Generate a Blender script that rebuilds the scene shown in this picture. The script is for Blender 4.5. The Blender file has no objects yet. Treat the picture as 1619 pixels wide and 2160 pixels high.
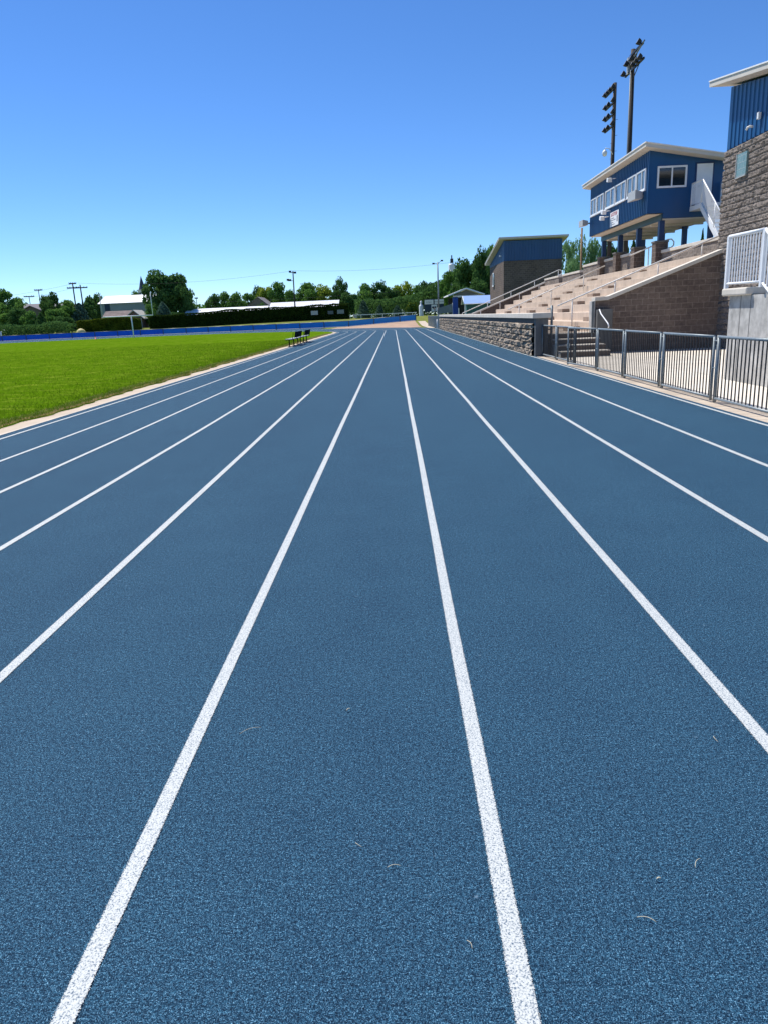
import bpy, bmesh, math, random
import numpy as np
from mathutils import Vector
R_=math.radians
random.seed(7)
SC=bpy.context.scene
COL=SC.collection
# ---------------------------------------------------------------- camera, sky, sun, exposure
cd=bpy.data.cameras.new('camera'); cam=bpy.data.objects.new('camera',cd); COL.objects.link(cam)
cam.location=(0,0,1.6); cam.rotation_euler=(R_(74.981),R_(2.433),R_(0.665))
cd.sensor_fit='VERTICAL'; cd.sensor_height=24; cd.lens=24*1540/2160; cd.clip_start=.05; cd.clip_end=6000
SC.camera=cam
SUN=Vector((-.42,.48,1)).normalized()
EL=math.asin(SUN.z); AZ=math.atan2(SUN.x,SUN.y)
w=bpy.data.worlds.new('World'); SC.world=w; w.use_nodes=True
nt=w.node_tree; sky=nt.nodes.new('ShaderNodeTexSky'); sky.sky_type='NISHITA'; sky.sun_disc=False
sky.sun_elevation=EL; sky.sun_rotation=AZ%(2*math.pi)
sky.altitude=300; sky.air_density=.75; sky.dust_density=0; sky.ozone_density=9.0
bg=nt.nodes['Background']; bg.inputs[1].default_value=0.133
hs=nt.nodes.new('ShaderNodeHueSaturation'); hs.inputs['Saturation'].default_value=1.10; hs.inputs['Hue'].default_value=.503
nt.links.new(sky.outputs[0],hs.inputs['Color']); nt.links.new(hs.outputs[0],bg.inputs[0])
sd=bpy.data.lights.new('sun','SUN'); sd.energy=5.0; sd.angle=R_(.5); sd.color=(1,.955,.89)
so=bpy.data.objects.new('sun',sd); COL.objects.link(so); so.rotation_euler=SUN.to_track_quat('Z','Y').to_euler(); so.location=(0,0,60)
vs=SC.view_settings; vs.view_transform='Standard'; vs.look='None'; vs.exposure=0.3; vs.gamma=1
SC.render.engine='CYCLES'
# ---------------------------------------------------------------- materials
def N(t,ty,**k):
    n=t.nodes.new(ty)
    for a,b in k.items():
        if hasattr(n,a): setattr(n,a,b)
        else: n.inputs[a.replace('_',' ')].default_value=b
    return n
def newmat(name):
    m=bpy.data.materials.new(name); m.use_nodes=True; t=m.node_tree
    return m,t,t.nodes['Principled BSDF']
def ramp(t,fac,stops):
    r=t.nodes.new('ShaderNodeValToRGB'); e=r.color_ramp.elements
    while len(e)<len(stops): e.new(.5)
    for i,(p,c) in enumerate(stops): e[i].position=p; e[i].color=(c[0],c[1],c[2],1)
    t.links.new(fac,r.inputs[0]); return r.outputs[0]
def mixc(t,fac,a,b,mode='MIX'):
    n=t.nodes.new('ShaderNodeMix'); n.data_type='RGBA'; n.blend_type=mode
    for s,v in ((n.inputs[0],fac),(n.inputs[6],a),(n.inputs[7],b)):
        if hasattr(v,'links'): t.links.new(v,s)
        elif isinstance(v,(int,float)): s.default_value=v
        else: s.default_value=(v[0],v[1],v[2],1)
    return n.outputs[2]
def noise(t,co,scale,detail=2,rough=.5,st=None):
    n=t.nodes.new('ShaderNodeTexNoise'); n.inputs['Scale'].default_value=scale; n.inputs['Detail'].default_value=detail; n.inputs['Roughness'].default_value=rough
    if st:
        mp=t.nodes.new('ShaderNodeMapping'); mp.inputs['Scale'].default_value=st; t.links.new(co,mp.inputs[0]); co=mp.outputs[0]
    t.links.new(co,n.inputs['Vector']); return n.outputs[0]
def uv(t): return t.nodes.new('ShaderNodeUVMap').outputs[0]
def pos(t): return t.nodes.new('ShaderNodeNewGeometry').outputs['Position']
def bump(t,b,h,strength=.5,dist=.01):
    n=t.nodes.new('ShaderNodeBump'); n.inputs['Strength'].default_value=strength; n.inputs['Distance'].default_value=dist
    t.links.new(h,n.inputs['Height']); t.links.new(n.outputs[0],b.inputs['Normal']); return n
def sc(c,f): return tuple(min(1,x*f) for x in c)
def plain(name,c,rough=.6,var=.12,scale=3,metal=0,bs=0,bscale=60,spec=.5,streak=False):
    m,t,b=newmat(name); p=pos(t)
    f=noise(t,p,scale,5,.6,(1,1,.25) if streak else None)
    t.links.new(ramp(t,f,[(.3,sc(c,1-var)),(.7,sc(c,1+var))]),b.inputs['Base Color'])
    b.inputs['Roughness'].default_value=rough; b.inputs['Metallic'].default_value=metal
    b.inputs['Specular IOR Level'].default_value=spec
    if bs: bump(t,b,noise(t,p,bscale,3),bs,.01)
    return m
def brick(name,c1,c2,mortar,bw=.4,bh=.2,ms=.012,bstr=.6,rockscale=9,rough=.9,rock=.04,stain=.25):
    m,t,b=newmat(name); u=uv(t)
    n=t.nodes.new('ShaderNodeTexBrick'); t.links.new(u,n.inputs['Vector'])
    n.inputs['Scale'].default_value=1; n.inputs['Brick Width'].default_value=bw; n.inputs['Row Height'].default_value=bh
    n.inputs['Mortar Size'].default_value=ms; n.inputs['Mortar Smooth'].default_value=.2
    for k,c in (('Color1',c1),('Color2',c2),('Mortar',mortar)): n.inputs[k].default_value=(*c,1)
    f1=noise(t,u,rockscale,6,.65); f2=noise(t,u,.7,4)
    c=mixc(t,1,n.outputs[0],ramp(t,f1,[(.3,(.72,.72,.72)),(.7,(1.25,1.25,1.25))]),'MULTIPLY')
    c=mixc(t,stain,c,ramp(t,f2,[(.35,(.45,.43,.42)),(.65,(1.3,1.3,1.3))]),'MULTIPLY')
    t.links.new(c,b.inputs['Base Color']); b.inputs['Roughness'].default_value=rough; b.inputs['Specular IOR Level'].default_value=.2
    a=t.nodes.new('ShaderNodeMath'); a.operation='MULTIPLY_ADD'; a.inputs[1].default_value=-1.5
    t.links.new(n.outputs[1],a.inputs[0]); t.links.new(f1,a.inputs[2])
    bump(t,b,a.outputs[0],bstr,rock)
    return m
def concrete(name,c,var=.18,streak=.3,rough=.85,grid=None,blot=1.2):
    m,t,b=newmat(name); p=pos(t); u=uv(t)
    f=noise(t,p,blot,7,.65); g=noise(t,p,60,3); s=noise(t,u,3,5,.6,(1.8,.22,1))
    cc=ramp(t,f,[(.28,sc(c,1-var)),(.72,sc(c,1+var))])
    cc=mixc(t,streak,cc,ramp(t,s,[(.3,(.55,.55,.55)),(.6,(1.15,1.15,1.15))]),'MULTIPLY')
    cc=mixc(t,.25,cc,ramp(t,g,[(.3,(.7,.7,.7)),(.7,(1.2,1.2,1.2))]),'MULTIPLY')
    if grid:
        n=t.nodes.new('ShaderNodeTexBrick'); t.links.new(u,n.inputs['Vector']); n.offset=0
        n.inputs['Scale'].default_value=1; n.inputs['Brick Width'].default_value=grid[0]; n.inputs['Row Height'].default_value=grid[1]
        n.inputs['Mortar Size'].default_value=.008
        n.inputs['Color1'].default_value=(1,1,1,1); n.inputs['Color2'].default_value=(.93,.93,.93,1); n.inputs['Mortar'].default_value=(.45,.43,.4,1)
        cc=mixc(t,1,cc,n.outputs[0],'MULTIPLY')
    t.links.new(cc,b.inputs['Base Color']); b.inputs['Roughness'].default_value=rough; b.inputs['Specular IOR Level'].default_value=.25
    bump(t,b,g,.25,.006); return m
def leafmat(name,c,c2):
    m,t,b=newmat(name); p=pos(t)
    f=noise(t,p,.55,4,.6); g=noise(t,p,7,2)
    cc=ramp(t,f,[(.35,c),(.65,c2)])
    cc=mixc(t,.6,cc,ramp(t,g,[(.3,(.7,.7,.7)),(.7,(1.7,1.65,1.5))]),'MULTIPLY')
    t.links.new(cc,b.inputs['Base Color']); b.inputs['Roughness'].default_value=1; b.inputs['Specular IOR Level'].default_value=.0
    tr=t.nodes.new('ShaderNodeBsdfTranslucent'); t.links.new(cc,tr.inputs[0])
    mx=t.nodes.new('ShaderNodeMixShader'); mx.inputs[0].default_value=.28
    t.links.new(b.outputs[0],mx.inputs[1]); t.links.new(tr.outputs[0],mx.inputs[2]); t.links.new(mx.outputs[0],t.nodes['Material Output'].inputs[0])
    return m
M={}
def track_mat():
    m,t,b=newmat('rubber_track'); p=pos(t)
    g=noise(t,p,290,2,.8); g2=noise(t,p,120,2,.7); g3=noise(t,p,40,2,.6)
    big=noise(t,p,.35,4,.6,(1.6,.35,1)); mid=noise(t,p,2.2,4,.65)
    c=ramp(t,g,[(.37,(.0008,.0065,.020)),(.46,(.008,.036,.073)),(.55,(.021,.080,.140)),(.65,(.13,.255,.365))])
    c=mixc(t,.85,c,ramp(t,g2,[(.34,(.24,.28,.34)),(.5,(.95,.95,.95)),(.66,(2.3,2.1,1.9))]),'MULTIPLY')
    c=mixc(t,.6,c,ramp(t,g3,[(.32,(.6,.62,.66)),(.5,(1,1,1)),(.68,(1.4,1.38,1.34))]),'MULTIPLY')
    c=mixc(t,.4,c,ramp(t,mid,[(.3,(.80,.82,.86)),(.7,(1.2,1.18,1.14))]),'MULTIPLY')
    c=mixc(t,.45,c,ramp(t,big,[(.3,(.82,.84,.88)),(.7,(1.18,1.16,1.12))]),'MULTIPLY')
    # scuffed paler grit in drifting patches
    sp=noise(t,p,38,2,.5); wsp=noise(t,p,.9,3,.5)
    mm=t.nodes.new('ShaderNodeMath'); mm.operation='MULTIPLY'; t.links.new(ramp(t,sp,[(.70,(0,0,0)),(.76,(1,1,1))]),mm.inputs[0]); t.links.new(ramp(t,wsp,[(.5,(0,0,0)),(.7,(1,1,1))]),mm.inputs[1])
    c=mixc(t,mm.outputs[0],c,(.22,.34,.44))
    t.links.new(c,b.inputs['Base Color']); b.inputs['Roughness'].default_value=.9; b.inputs['Specular IOR Level'].default_value=.12
    bump(t,b,g,.6,.004); return m
M['track']=track_mat()
def line_mat():
    m,t,b=newmat('lane_paint'); p=pos(t); u=uv(t)
    g=noise(t,p,190,2,.75); e=noise(t,p,300,2,.6); wide=noise(t,p,1.2,3)
    pit=ramp(t,g,[(.37,(.07,.12,.18)),(.46,(.44,.47,.46)),(.6,(.58,.60,.58))])
    c=mixc(t,.5,pit,ramp(t,wide,[(.3,(.9,.9,.9)),(.7,(1,1,1))]),'MULTIPLY')
    t.links.new(c,b.inputs['Base Color']); b.inputs['Roughness'].default_value=.7
    # ragged painted edge: u runs 0..1 across the line
    sx=t.nodes.new('ShaderNodeSeparateXYZ'); t.links.new(u,sx.inputs[0])
    a=t.nodes.new('ShaderNodeMath'); a.operation='SUBTRACT'; a.inputs[1].default_value=.5; t.links.new(sx.outputs[0],a.inputs[0])
    ab=t.nodes.new('ShaderNodeMath'); ab.operation='ABSOLUTE'; t.links.new(a.outputs[0],ab.inputs[0])
    ad=t.nodes.new('ShaderNodeMath'); ad.operation='MULTIPLY_ADD'; ad.inputs[1].default_value=.34; t.links.new(e,ad.inputs[0]); t.links.new(ab.outputs[0],ad.inputs[2])
    gt=t.nodes.new('ShaderNodeMath'); gt.operation='GREATER_THAN'; gt.inputs[1].default_value=.60; t.links.new(ad.outputs[0],gt.inputs[0])
    tr=t.nodes.new('ShaderNodeBsdfTransparent'); mx=t.nodes.new('ShaderNodeMixShader')
    t.links.new(gt.outputs[0],mx.inputs[0]); t.links.new(b.outputs[0],mx.inputs[1]); t.links.new(tr.outputs[0],mx.inputs[2]); t.links.new(mx.outputs[0],t.nodes['Material Output'].inputs[0])
    bump(t,b,g,.4,.003); return m
M['line']=line_mat()
def grass_mat(name,c1,c2,c3):
    m,t,b=newmat(name); p=pos(t)
    f=noise(t,p,.22,5,.65,(1,.8,1)); g=noise(t,p,14,4,.7,(1,.6,1)); k=noise(t,p,1.6,4,.6,(.7,1.2,1))
    c=ramp(t,f,[(.3,c1),(.7,c2)])
    c=mixc(t,ramp(t,k,[(.5,(0,0,0)),(.72,(1,1,1))]),c,c3)
    c=mixc(t,.8,c,ramp(t,g,[(.28,(.45,.5,.45)),(.72,(1.5,1.45,1.3))]),'MULTIPLY')
    t.links.new(c,b.inputs['Base Color']); b.inputs['Roughness'].default_value=1; b.inputs['Specular IOR Level'].default_value=0
    bump(t,b,g,.9,.05); return m
M['turf']=grass_mat('infield_turf',(.064,.145,.003),(.100,.188,.006),(.19,.26,.026))
M['ground']=grass_mat('dry_grass',(.13,.17,.04),(.20,.22,.07),(.26,.25,.11))
def blade_mat(name,a,b_):
    m,t,b=newmat(name); p=pos(t); f=noise(t,p,.5,4,.7); g=noise(t,p,60,1)
    c=mixc(t,.6,ramp(t,f,[(.3,a),(.7,b_)]),ramp(t,g,[(.3,(.6,.7,.5)),(.7,(1.5,1.4,1.3))]),'MULTIPLY')
    t.links.new(c,b.inputs['Base Color']); b.inputs['Roughness'].default_value=.8; b.inputs['Specular IOR Level'].default_value=.1
    tr=t.nodes.new('ShaderNodeBsdfTranslucent'); t.links.new(c,tr.inputs[0]); mx=t.nodes.new('ShaderNodeMixShader'); mx.inputs[0].default_value=.35
    t.links.new(b.outputs[0],mx.inputs[1]); t.links.new(tr.outputs[0],mx.inputs[2]); t.links.new(mx.outputs[0],t.nodes['Material Output'].inputs[0]); return m
M['blade']=blade_mat('grass_blades',(.074,.155,.003),(.170,.265,.014))
M['clipping']=plain('pale_dry_clipping',(.50,.46,.33),.8,.15,30)
M['straw']=blade_mat('straw_blades',(.30,.27,.10),(.46,.36,.17))
M['sand']=concrete('sandy_curb',(.52,.43,.33),.15,0,.95)
M['dirt']=concrete('bare_dirt',(.40,.27,.185),.3,0,.95,blot=.4)
M['plaza']=concrete('plaza_concrete',(.74,.68,.58),.12,0,.9,grid=(2.4,2.4))
M['paver']=concrete('paver_strip',(.50,.42,.33),.2,0,.9,grid=(.6,.3))
M['tier']=concrete('bleacher_concrete',(.58,.47,.37),.14,.18,.9,grid=(3.0,5.0))
M['stepside']=concrete('step_block_concrete',(.34,.26,.20),.2,.2,.9)  # toned below the tier concrete to paint in the blocks' shaded sides
M['riser']=concrete('dark_step_riser',(.13,.10,.08),.25,.3,.9)  # dark colour paints in the shade on the step fronts
M['coping']=concrete('cast_coping',(.62,.57,.49),.12,.1,.85)
M['conc']=concrete('grey_cast_wall',(.43,.42,.395),.36,.3,.85,blot=3.5)
M['darkconc']=concrete('weathered_pier',(.15,.15,.145),.2,.4,.85)  # shade of the wall's end pier put into the colour; joints share it
M['split']=brick('split_face_block',(.27,.23,.20),(.20,.17,.148),(.40,.36,.32),.4,.2,.006,1,7,rock=.10)
M['block']=brick('brown_block',(.165,.125,.10),(.12,.092,.078),(.26,.215,.18),.4,.2,.01,.4,10,rock=.02)
M['endblock']=brick('end_wall_block',(.205,.155,.125),(.145,.110,.092),(.30,.245,.20),.4,.2,.008,.4,8,rock=.02)
M['ret']=brick('rough_retaining_block',(.43,.36,.28),(.24,.20,.16),(.10,.085,.07),.45,.224,.008,.8,4,rock=.05,stain=.5)
M['retband']=concrete('retaining_band',(.10,.10,.10),.15,.3)  # near black: the cap's shadow is put into this colour
M['siding']=plain('blue_metal_siding',(.002,.062,.185),.36,.10,.8,spec=.6,streak=True)
M['bluepost']=plain('blue_painted_steel',(.007,.035,.12),.45,.1,2)
M['teal']=plain('dark_teal_beam',(.012,.06,.085),.5,.1,2)
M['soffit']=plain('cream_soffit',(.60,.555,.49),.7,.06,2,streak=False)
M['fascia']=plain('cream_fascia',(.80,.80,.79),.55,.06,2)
M['white']=plain('white_paint',(.78,.79,.80),.45,.05,3)
M['offwhite']=plain('offwhite_rail',(.78,.75,.69),.45,.06,3)
M['galv']=plain('galvanised_steel',(.20,.235,.25),.5,.2,14,metal=.3)
M['picket']=plain('dark_picket_steel',(.015,.018,.021),.7,.25,10,metal=.2)  # galvanised bars coloured near black to carry their shaded side
M['greypost']=plain('grey_post_paint',(.09,.11,.12),.5,.2,8)
M['wood']=plain('dark_utility_wood',(.045,.036,.03),.85,.3,5,bs=.4,bscale=25,streak=True)
M['brownwood']=plain('tan_wood',(.32,.19,.09),.8,.2,6,streak=True)
M['steel']=plain('dark_fixture_steel',(.012,.012,.014),.5,.2,9)
M['lightgrey']=plain('light_grey_case',(.42,.43,.43),.5,.06,5)
M['lens']=plain('floodlight_glass',(.35,.33,.30),.12,.1,20,spec=.8)
def glass(name,c,rough=.06):
    m,t,b=newmat(name); p=pos(t); f=noise(t,p,1.3,3)
    t.links.new(ramp(t,f,[(.35,sc(c,.7)),(.65,sc(c,1.4))]),b.inputs['Base Color']); b.inputs['Roughness'].default_value=rough; b.inputs['Specular IOR Level'].default_value=.9
    return m
M['glass']=glass('window_glass',(.10,.14,.17))
M['darkglass']=glass('dark_window_glass',(.012,.02,.026))
M['gblock']=brick('glass_block',(.16,.27,.27),(.20,.31,.30),(.36,.40,.38),.2,.2,.008,.5,20,rough=.2,rock=.01,stain=0)
M['benchblk']=plain('dark_bench_metal',(.008,.011,.010),.9,.2,6,spec=.1)
M['benchseat']=plain('weathered_bench_slat',(.36,.38,.36),.45,.1,6)
M['bluefence']=plain('blue_mesh_screen',(.010,.15,.68),.7,.10,1.0)
M['bluefence2']=plain('light_blue_mesh_screen',(.02,.25,.66),.7,.1,1.0)
M['whiteroof']=plain('white_metal_roof',(.80,.82,.82),.45,.05,.5)
M['ribroof']=brick('ribbed_white_roof',(.78,.80,.83),(.70,.73,.78),(.55,.58,.66),.6,30,.03,.2,3,rough=.5,rock=.01,stain=.1)
M['tealwall']=plain('grey_green_wall',(.26,.33,.33),.7,.08,.4)
M['palewall']=plain('pale_wall',(.50,.49,.45),.7,.08,.4)
M['tanwall']=plain('tan_wall',(.17,.155,.125),.8,.08,.4)
M['shingle']=plain('grey_shingle',(.19,.18,.19),.9,.15,2,bs=.3,bscale=4)
M['brownshingle']=plain('brown_shingle',(.17,.13,.12),.9,.3,1.2,bs=.3,bscale=4)
M['slate']=plain('dark_spire_slate',(.06,.075,.10),.6,.15,1)
M['pinkwall']=plain('faded_brown_wall',(.16,.10,.09),.8,.2,1)
M['shedroof']=plain('pale_blue_metal_roof',(.30,.46,.80),.38,.06,1)
M['tealgreen']=plain('green_shed_wall',(.05,.17,.17),.6,.1,1)
M['royal']=plain('royal_blue_column',(.008,.06,.30),.5,.1,1)
M['navyboard']=plain('navy_board',(.010,.035,.075),.5,.1,1)
M['black']=plain('black_paint',(.008,.009,.012),.5,.1,4)
M['red']=plain('red_print',(.45,.03,.04),.5,.05,4)
M['grey']=plain('grey_print',(.22,.22,.25),.6,.05,4)
M['yellow']=plain('yellow_paint',(.70,.62,.05),.5,.08,4)
M['yellowtan']=plain('pale_yellow_canvas',(.62,.52,.22),.7,.1,2)
M['wire']=plain('cable',(.05,.05,.06),.6,.1,1)
M['bark']=plain('tree_bark',(.08,.06,.045),.9,.3,3,bs=.5,bscale=10)
M['screen']=plain('grey_chain_screen',(.22,.25,.24),.7,.15,2)
M['leafmid']=leafmat('leaves_mid_green',(0.090,0.188,0.042),(0.157,0.290,0.067))
M['leafdark']=leafmat('leaves_dark_green',(0.055,0.121,0.036),(0.097,0.188,0.055))
M['leafyellow']=leafmat('leaves_yellow_green',(0.168,0.259,0.036),(0.352,0.414,0.067))
M['leafblue']=leafmat('leaves_blue_green',(0.066,0.124,0.086),(0.126,0.204,0.147))
M['leafthin']=leafmat('leaves_silver_green',(0.151,0.276,0.121),(0.259,0.398,0.188))
M['hedge']=leafmat('hedge_leaves',(0.022,0.044,0.011),(0.040,0.068,0.013))
M['hedgey']=leafmat('yellow_tipped_hedge',(0.052,0.086,0.011),(0.148,0.182,0.020))
# ---------------------------------------------------------------- mesh builder
class MB:
    def __init__(s): s.v=[]; s.f=[]; s.uvf=None; s.sm=[]
    def add(s,vs,fs,smooth=False):
        o=len(s.v); s.v+= [tuple(map(float,v)) for v in vs]; s.f+=[tuple(i+o for i in f) for f in fs]; s.sm+=[smooth]*len(fs); return s
    def box(s,x0,x1,y0,y1,z0,z1):
        return s.add([(x0,y0,z0),(x1,y0,z0),(x1,y1,z0),(x0,y1,z0),(x0,y0,z1),(x1,y0,z1),(x1,y1,z1),(x0,y1,z1)],
            [(3,2,1,0),(4,5,6,7),(0,1,5,4),(1,2,6,5),(2,3,7,6),(3,0,4,7)])
    def cbox(s,c,d,rz=0,tilt=0):
        # box centred at c with size d, tilted about local x then turned about z
        pts=[]
        for sx,sy,sz in ((-1,-1,-1),(1,-1,-1),(1,1,-1),(-1,1,-1),(-1,-1,1),(1,-1,1),(1,1,1),(-1,1,1)):
            x,y,z=sx*d[0]/2,sy*d[1]/2,sz*d[2]/2
            y,z=y*math.cos(tilt)-z*math.sin(tilt),y*math.sin(tilt)+z*math.cos(tilt)
            x,y=x*math.cos(rz)-y*math.sin(rz),x*math.sin(rz)+y*math.cos(rz)
            pts.append((c[0]+x,c[1]+y,c[2]+z))
        return s.add(pts,[(3,2,1,0),(4,5,6,7),(0,1,5,4),(1,2,6,5),(2,3,7,6),(3,0,4,7)])
    def prism(s,poly,axis,a,b):
        # poly: 2D points; axis 'x': (y,z), 'y': (x,z), 'z': (x,y)
        def P(p,t): return {'x':(t,p[0],p[1]),'y':(p[0],t,p[1]),'z':(p[0],p[1],t)}[axis]
        n=len(poly); vs=[P(p,a) for p in poly]+[P(p,b) for p in poly]
        return s.add(vs,[tuple(range(n)),tuple(range(2*n-1,n-1,-1))]+[(i,i+n,(i+1)%n+n,(i+1)%n) for i in range(n)])
    def tube(s,pts,r,n=8,r2=None,cap=True):
        pts=[Vector(p) for p in pts]; L=len(pts); o=len(s.v); up=None
        for i,p in enumerate(pts):
            d=(pts[min(i+1,L-1)]-pts[max(i-1,0)]).normalized()
            a=d.orthogonal().normalized() if up is None else (up-d*up.dot(d)).normalized()
            up=a; b=d.cross(a); rr=r if r2 is None else r+(r2-r)*i/(L-1)
            for k in range(n):
                t=2*math.pi*k/n; q=p+(a*math.cos(t)+b*math.sin(t))*rr; s.v.append(tuple(q))
        for i in range(L-1):
            for k in range(n):
                s.f.append((o+i*n+k,o+i*n+(k+1)%n,o+(i+1)*n+(k+1)%n,o+(i+1)*n+k)); s.sm.append(True)
        if cap:
            s.f.append(tuple(o+k for k in range(n-1,-1,-1))); s.f.append(tuple(o+(L-1)*n+k for k in range(n))); s.sm+=[False,False]
        return s
    def lathe(s,c,prof,n=16):
        o=len(s.v)
        for r,z in prof:
            for k in range(n): t=2*math.pi*k/n; s.v.append((c[0]+r*math.cos(t),c[1]+r*math.sin(t),c[2]+z))
        for i in range(len(prof)-1):
            for k in range(n): s.f.append((o+i*n+k,o+i*n+(k+1)%n,o+(i+1)*n+(k+1)%n,o+(i+1)*n+k)); s.sm.append(True)
        return s
    def grid(s,fn,us,vs_):
        o=len(s.v); nu,nv=len(us),len(vs_)
        for u in us:
            for v in vs_: s.v.append(tuple(map(float,fn(u,v))))
        for i in range(nu-1):
            for j in range(nv-1): s.f.append((o+i*nv+j,o+(i+1)*nv+j,o+(i+1)*nv+j+1,o+i*nv+j+1)); s.sm.append(False)
        return s
    def siding(s,axis,a0,a1,c,out,z0,zt,pitch=.23,d=.022):
        # ribbed metal sheet; z0 / zt may be functions of the running coordinate
        f0=z0 if callable(z0) else (lambda a:z0); f1=zt if callable(zt) else (lambda a:zt)
        pr=[]; a=a0
        while a<a1-1e-6:
            for da,dd in ((0,0),(.62,0),(.70,1),(.88,1),(.96,0)):
                t=a+da*pitch
                if t<a1: pr.append((t,c+out*d*dd))
            a+=pitch
        pr.append((a1,c)); o=len(s.v)
        for t,q in pr:
            for z in (f0(t),f1(t)): s.v.append((q,t,z) if axis=='y' else (t,q,z))
        for i in range(len(pr)-1): s.f.append((o+2*i,o+2*i+2,o+2*i+3,o+2*i+1)); s.sm.append(False)
        return s
    def build(s,name,mat,parent=None,bevel=0,uvs=None):
        off=Vector(parent_loc(parent)) if parent else Vector((0,0,0))
        me=bpy.data.meshes.new(name)
        V=np.array(s.v,float)
        me.from_pydata((V-np.array(off)).tolist(),[],s.f)
        ul=me.uv_layers.new(name='UVMap')
        ml=len(me.loops); idx=np.zeros(ml,int); me.loops.foreach_get('vertex_index',idx)
        if uvs is not None: U=np.array(uvs)[idx]
        else:
            nrm=np.zeros(len(me.polygons)*3); me.polygons.foreach_get('normal',nrm); nrm=np.abs(nrm.reshape(-1,3))
            tot=np.zeros(len(me.polygons),int); me.polygons.foreach_get('loop_total',tot)
            ax=np.repeat(np.argmax(nrm,1),tot); P=V[idx]
            U=np.where((ax==0)[:,None],P[:,[1,2]],np.where((ax==1)[:,None],P[:,[0,2]],P[:,[0,1]]))
        ul.data.foreach_set('uv',U.astype(np.float32).ravel())
        me.polygons.foreach_set('use_smooth',s.sm)
        ms=mat if isinstance(mat,(list,tuple)) else [mat]
        for m in ms: me.materials.append(M[m] if isinstance(m,str) else m)
        me.update()
        o=bpy.data.objects.new(name,me); COL.objects.link(o)
        if parent: o.parent=parent
        if bevel:
            b=o.modifiers.new('bevel','BEVEL'); b.width=bevel; b.segments=2; b.limit_method='ANGLE'
        return o
def parent_loc(p):
    l=Vector(p.location)
    while p.parent: p=p.parent; l+=Vector(p.location)
    return l
def setp(o,label=None,cat=None,group=None,kind=None):
    for k,v in (('label',label),('category',cat),('group',group),('kind',kind)):
        if v: o[k]=v
    return o
def thing(name,label,cat,loc=(0,0,0),group=None):
    o=bpy.data.objects.new(name,None); o.empty_display_size=.2; o.location=loc; COL.objects.link(o)
    return setp(o,label,cat,group)
def kids(o): return [c for c in COL.objects if c.parent==o]
def copy_tree(o,parent=None,ch=None):
    c=o.copy(); COL.objects.link(c); c.parent=parent
    for k in kids(o): copy_tree(k,c)
    return c
_r=np.random.RandomState(3); _T=_r.rand(256,256)
def vn(x,y,oc=4,g=.5):
    x=np.asarray(x,float); y=np.asarray(y,float); s=0; a=1; t=0
    for k in range(oc):
        xi=np.floor(x).astype(int); yi=np.floor(y).astype(int); fx=x-xi; fy=y-yi
        fx=fx*fx*(3-2*fx); fy=fy*fy*(3-2*fy)
        A=_T[xi%256,yi%256];B=_T[(xi+1)%256,yi%256];C=_T[xi%256,(yi+1)%256];D=_T[(xi+1)%256,(yi+1)%256]
        s=s+a*((A*(1-fx)+B*fx)*(1-fy)+(C*(1-fx)+D*fx)*fy); t+=a; a*=g; x=x*2.03+17.3; y=y*2.03+9.1
    return s/t
def sms(t): t=np.clip(t,0,1); return t*t*(3-2*t)
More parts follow.
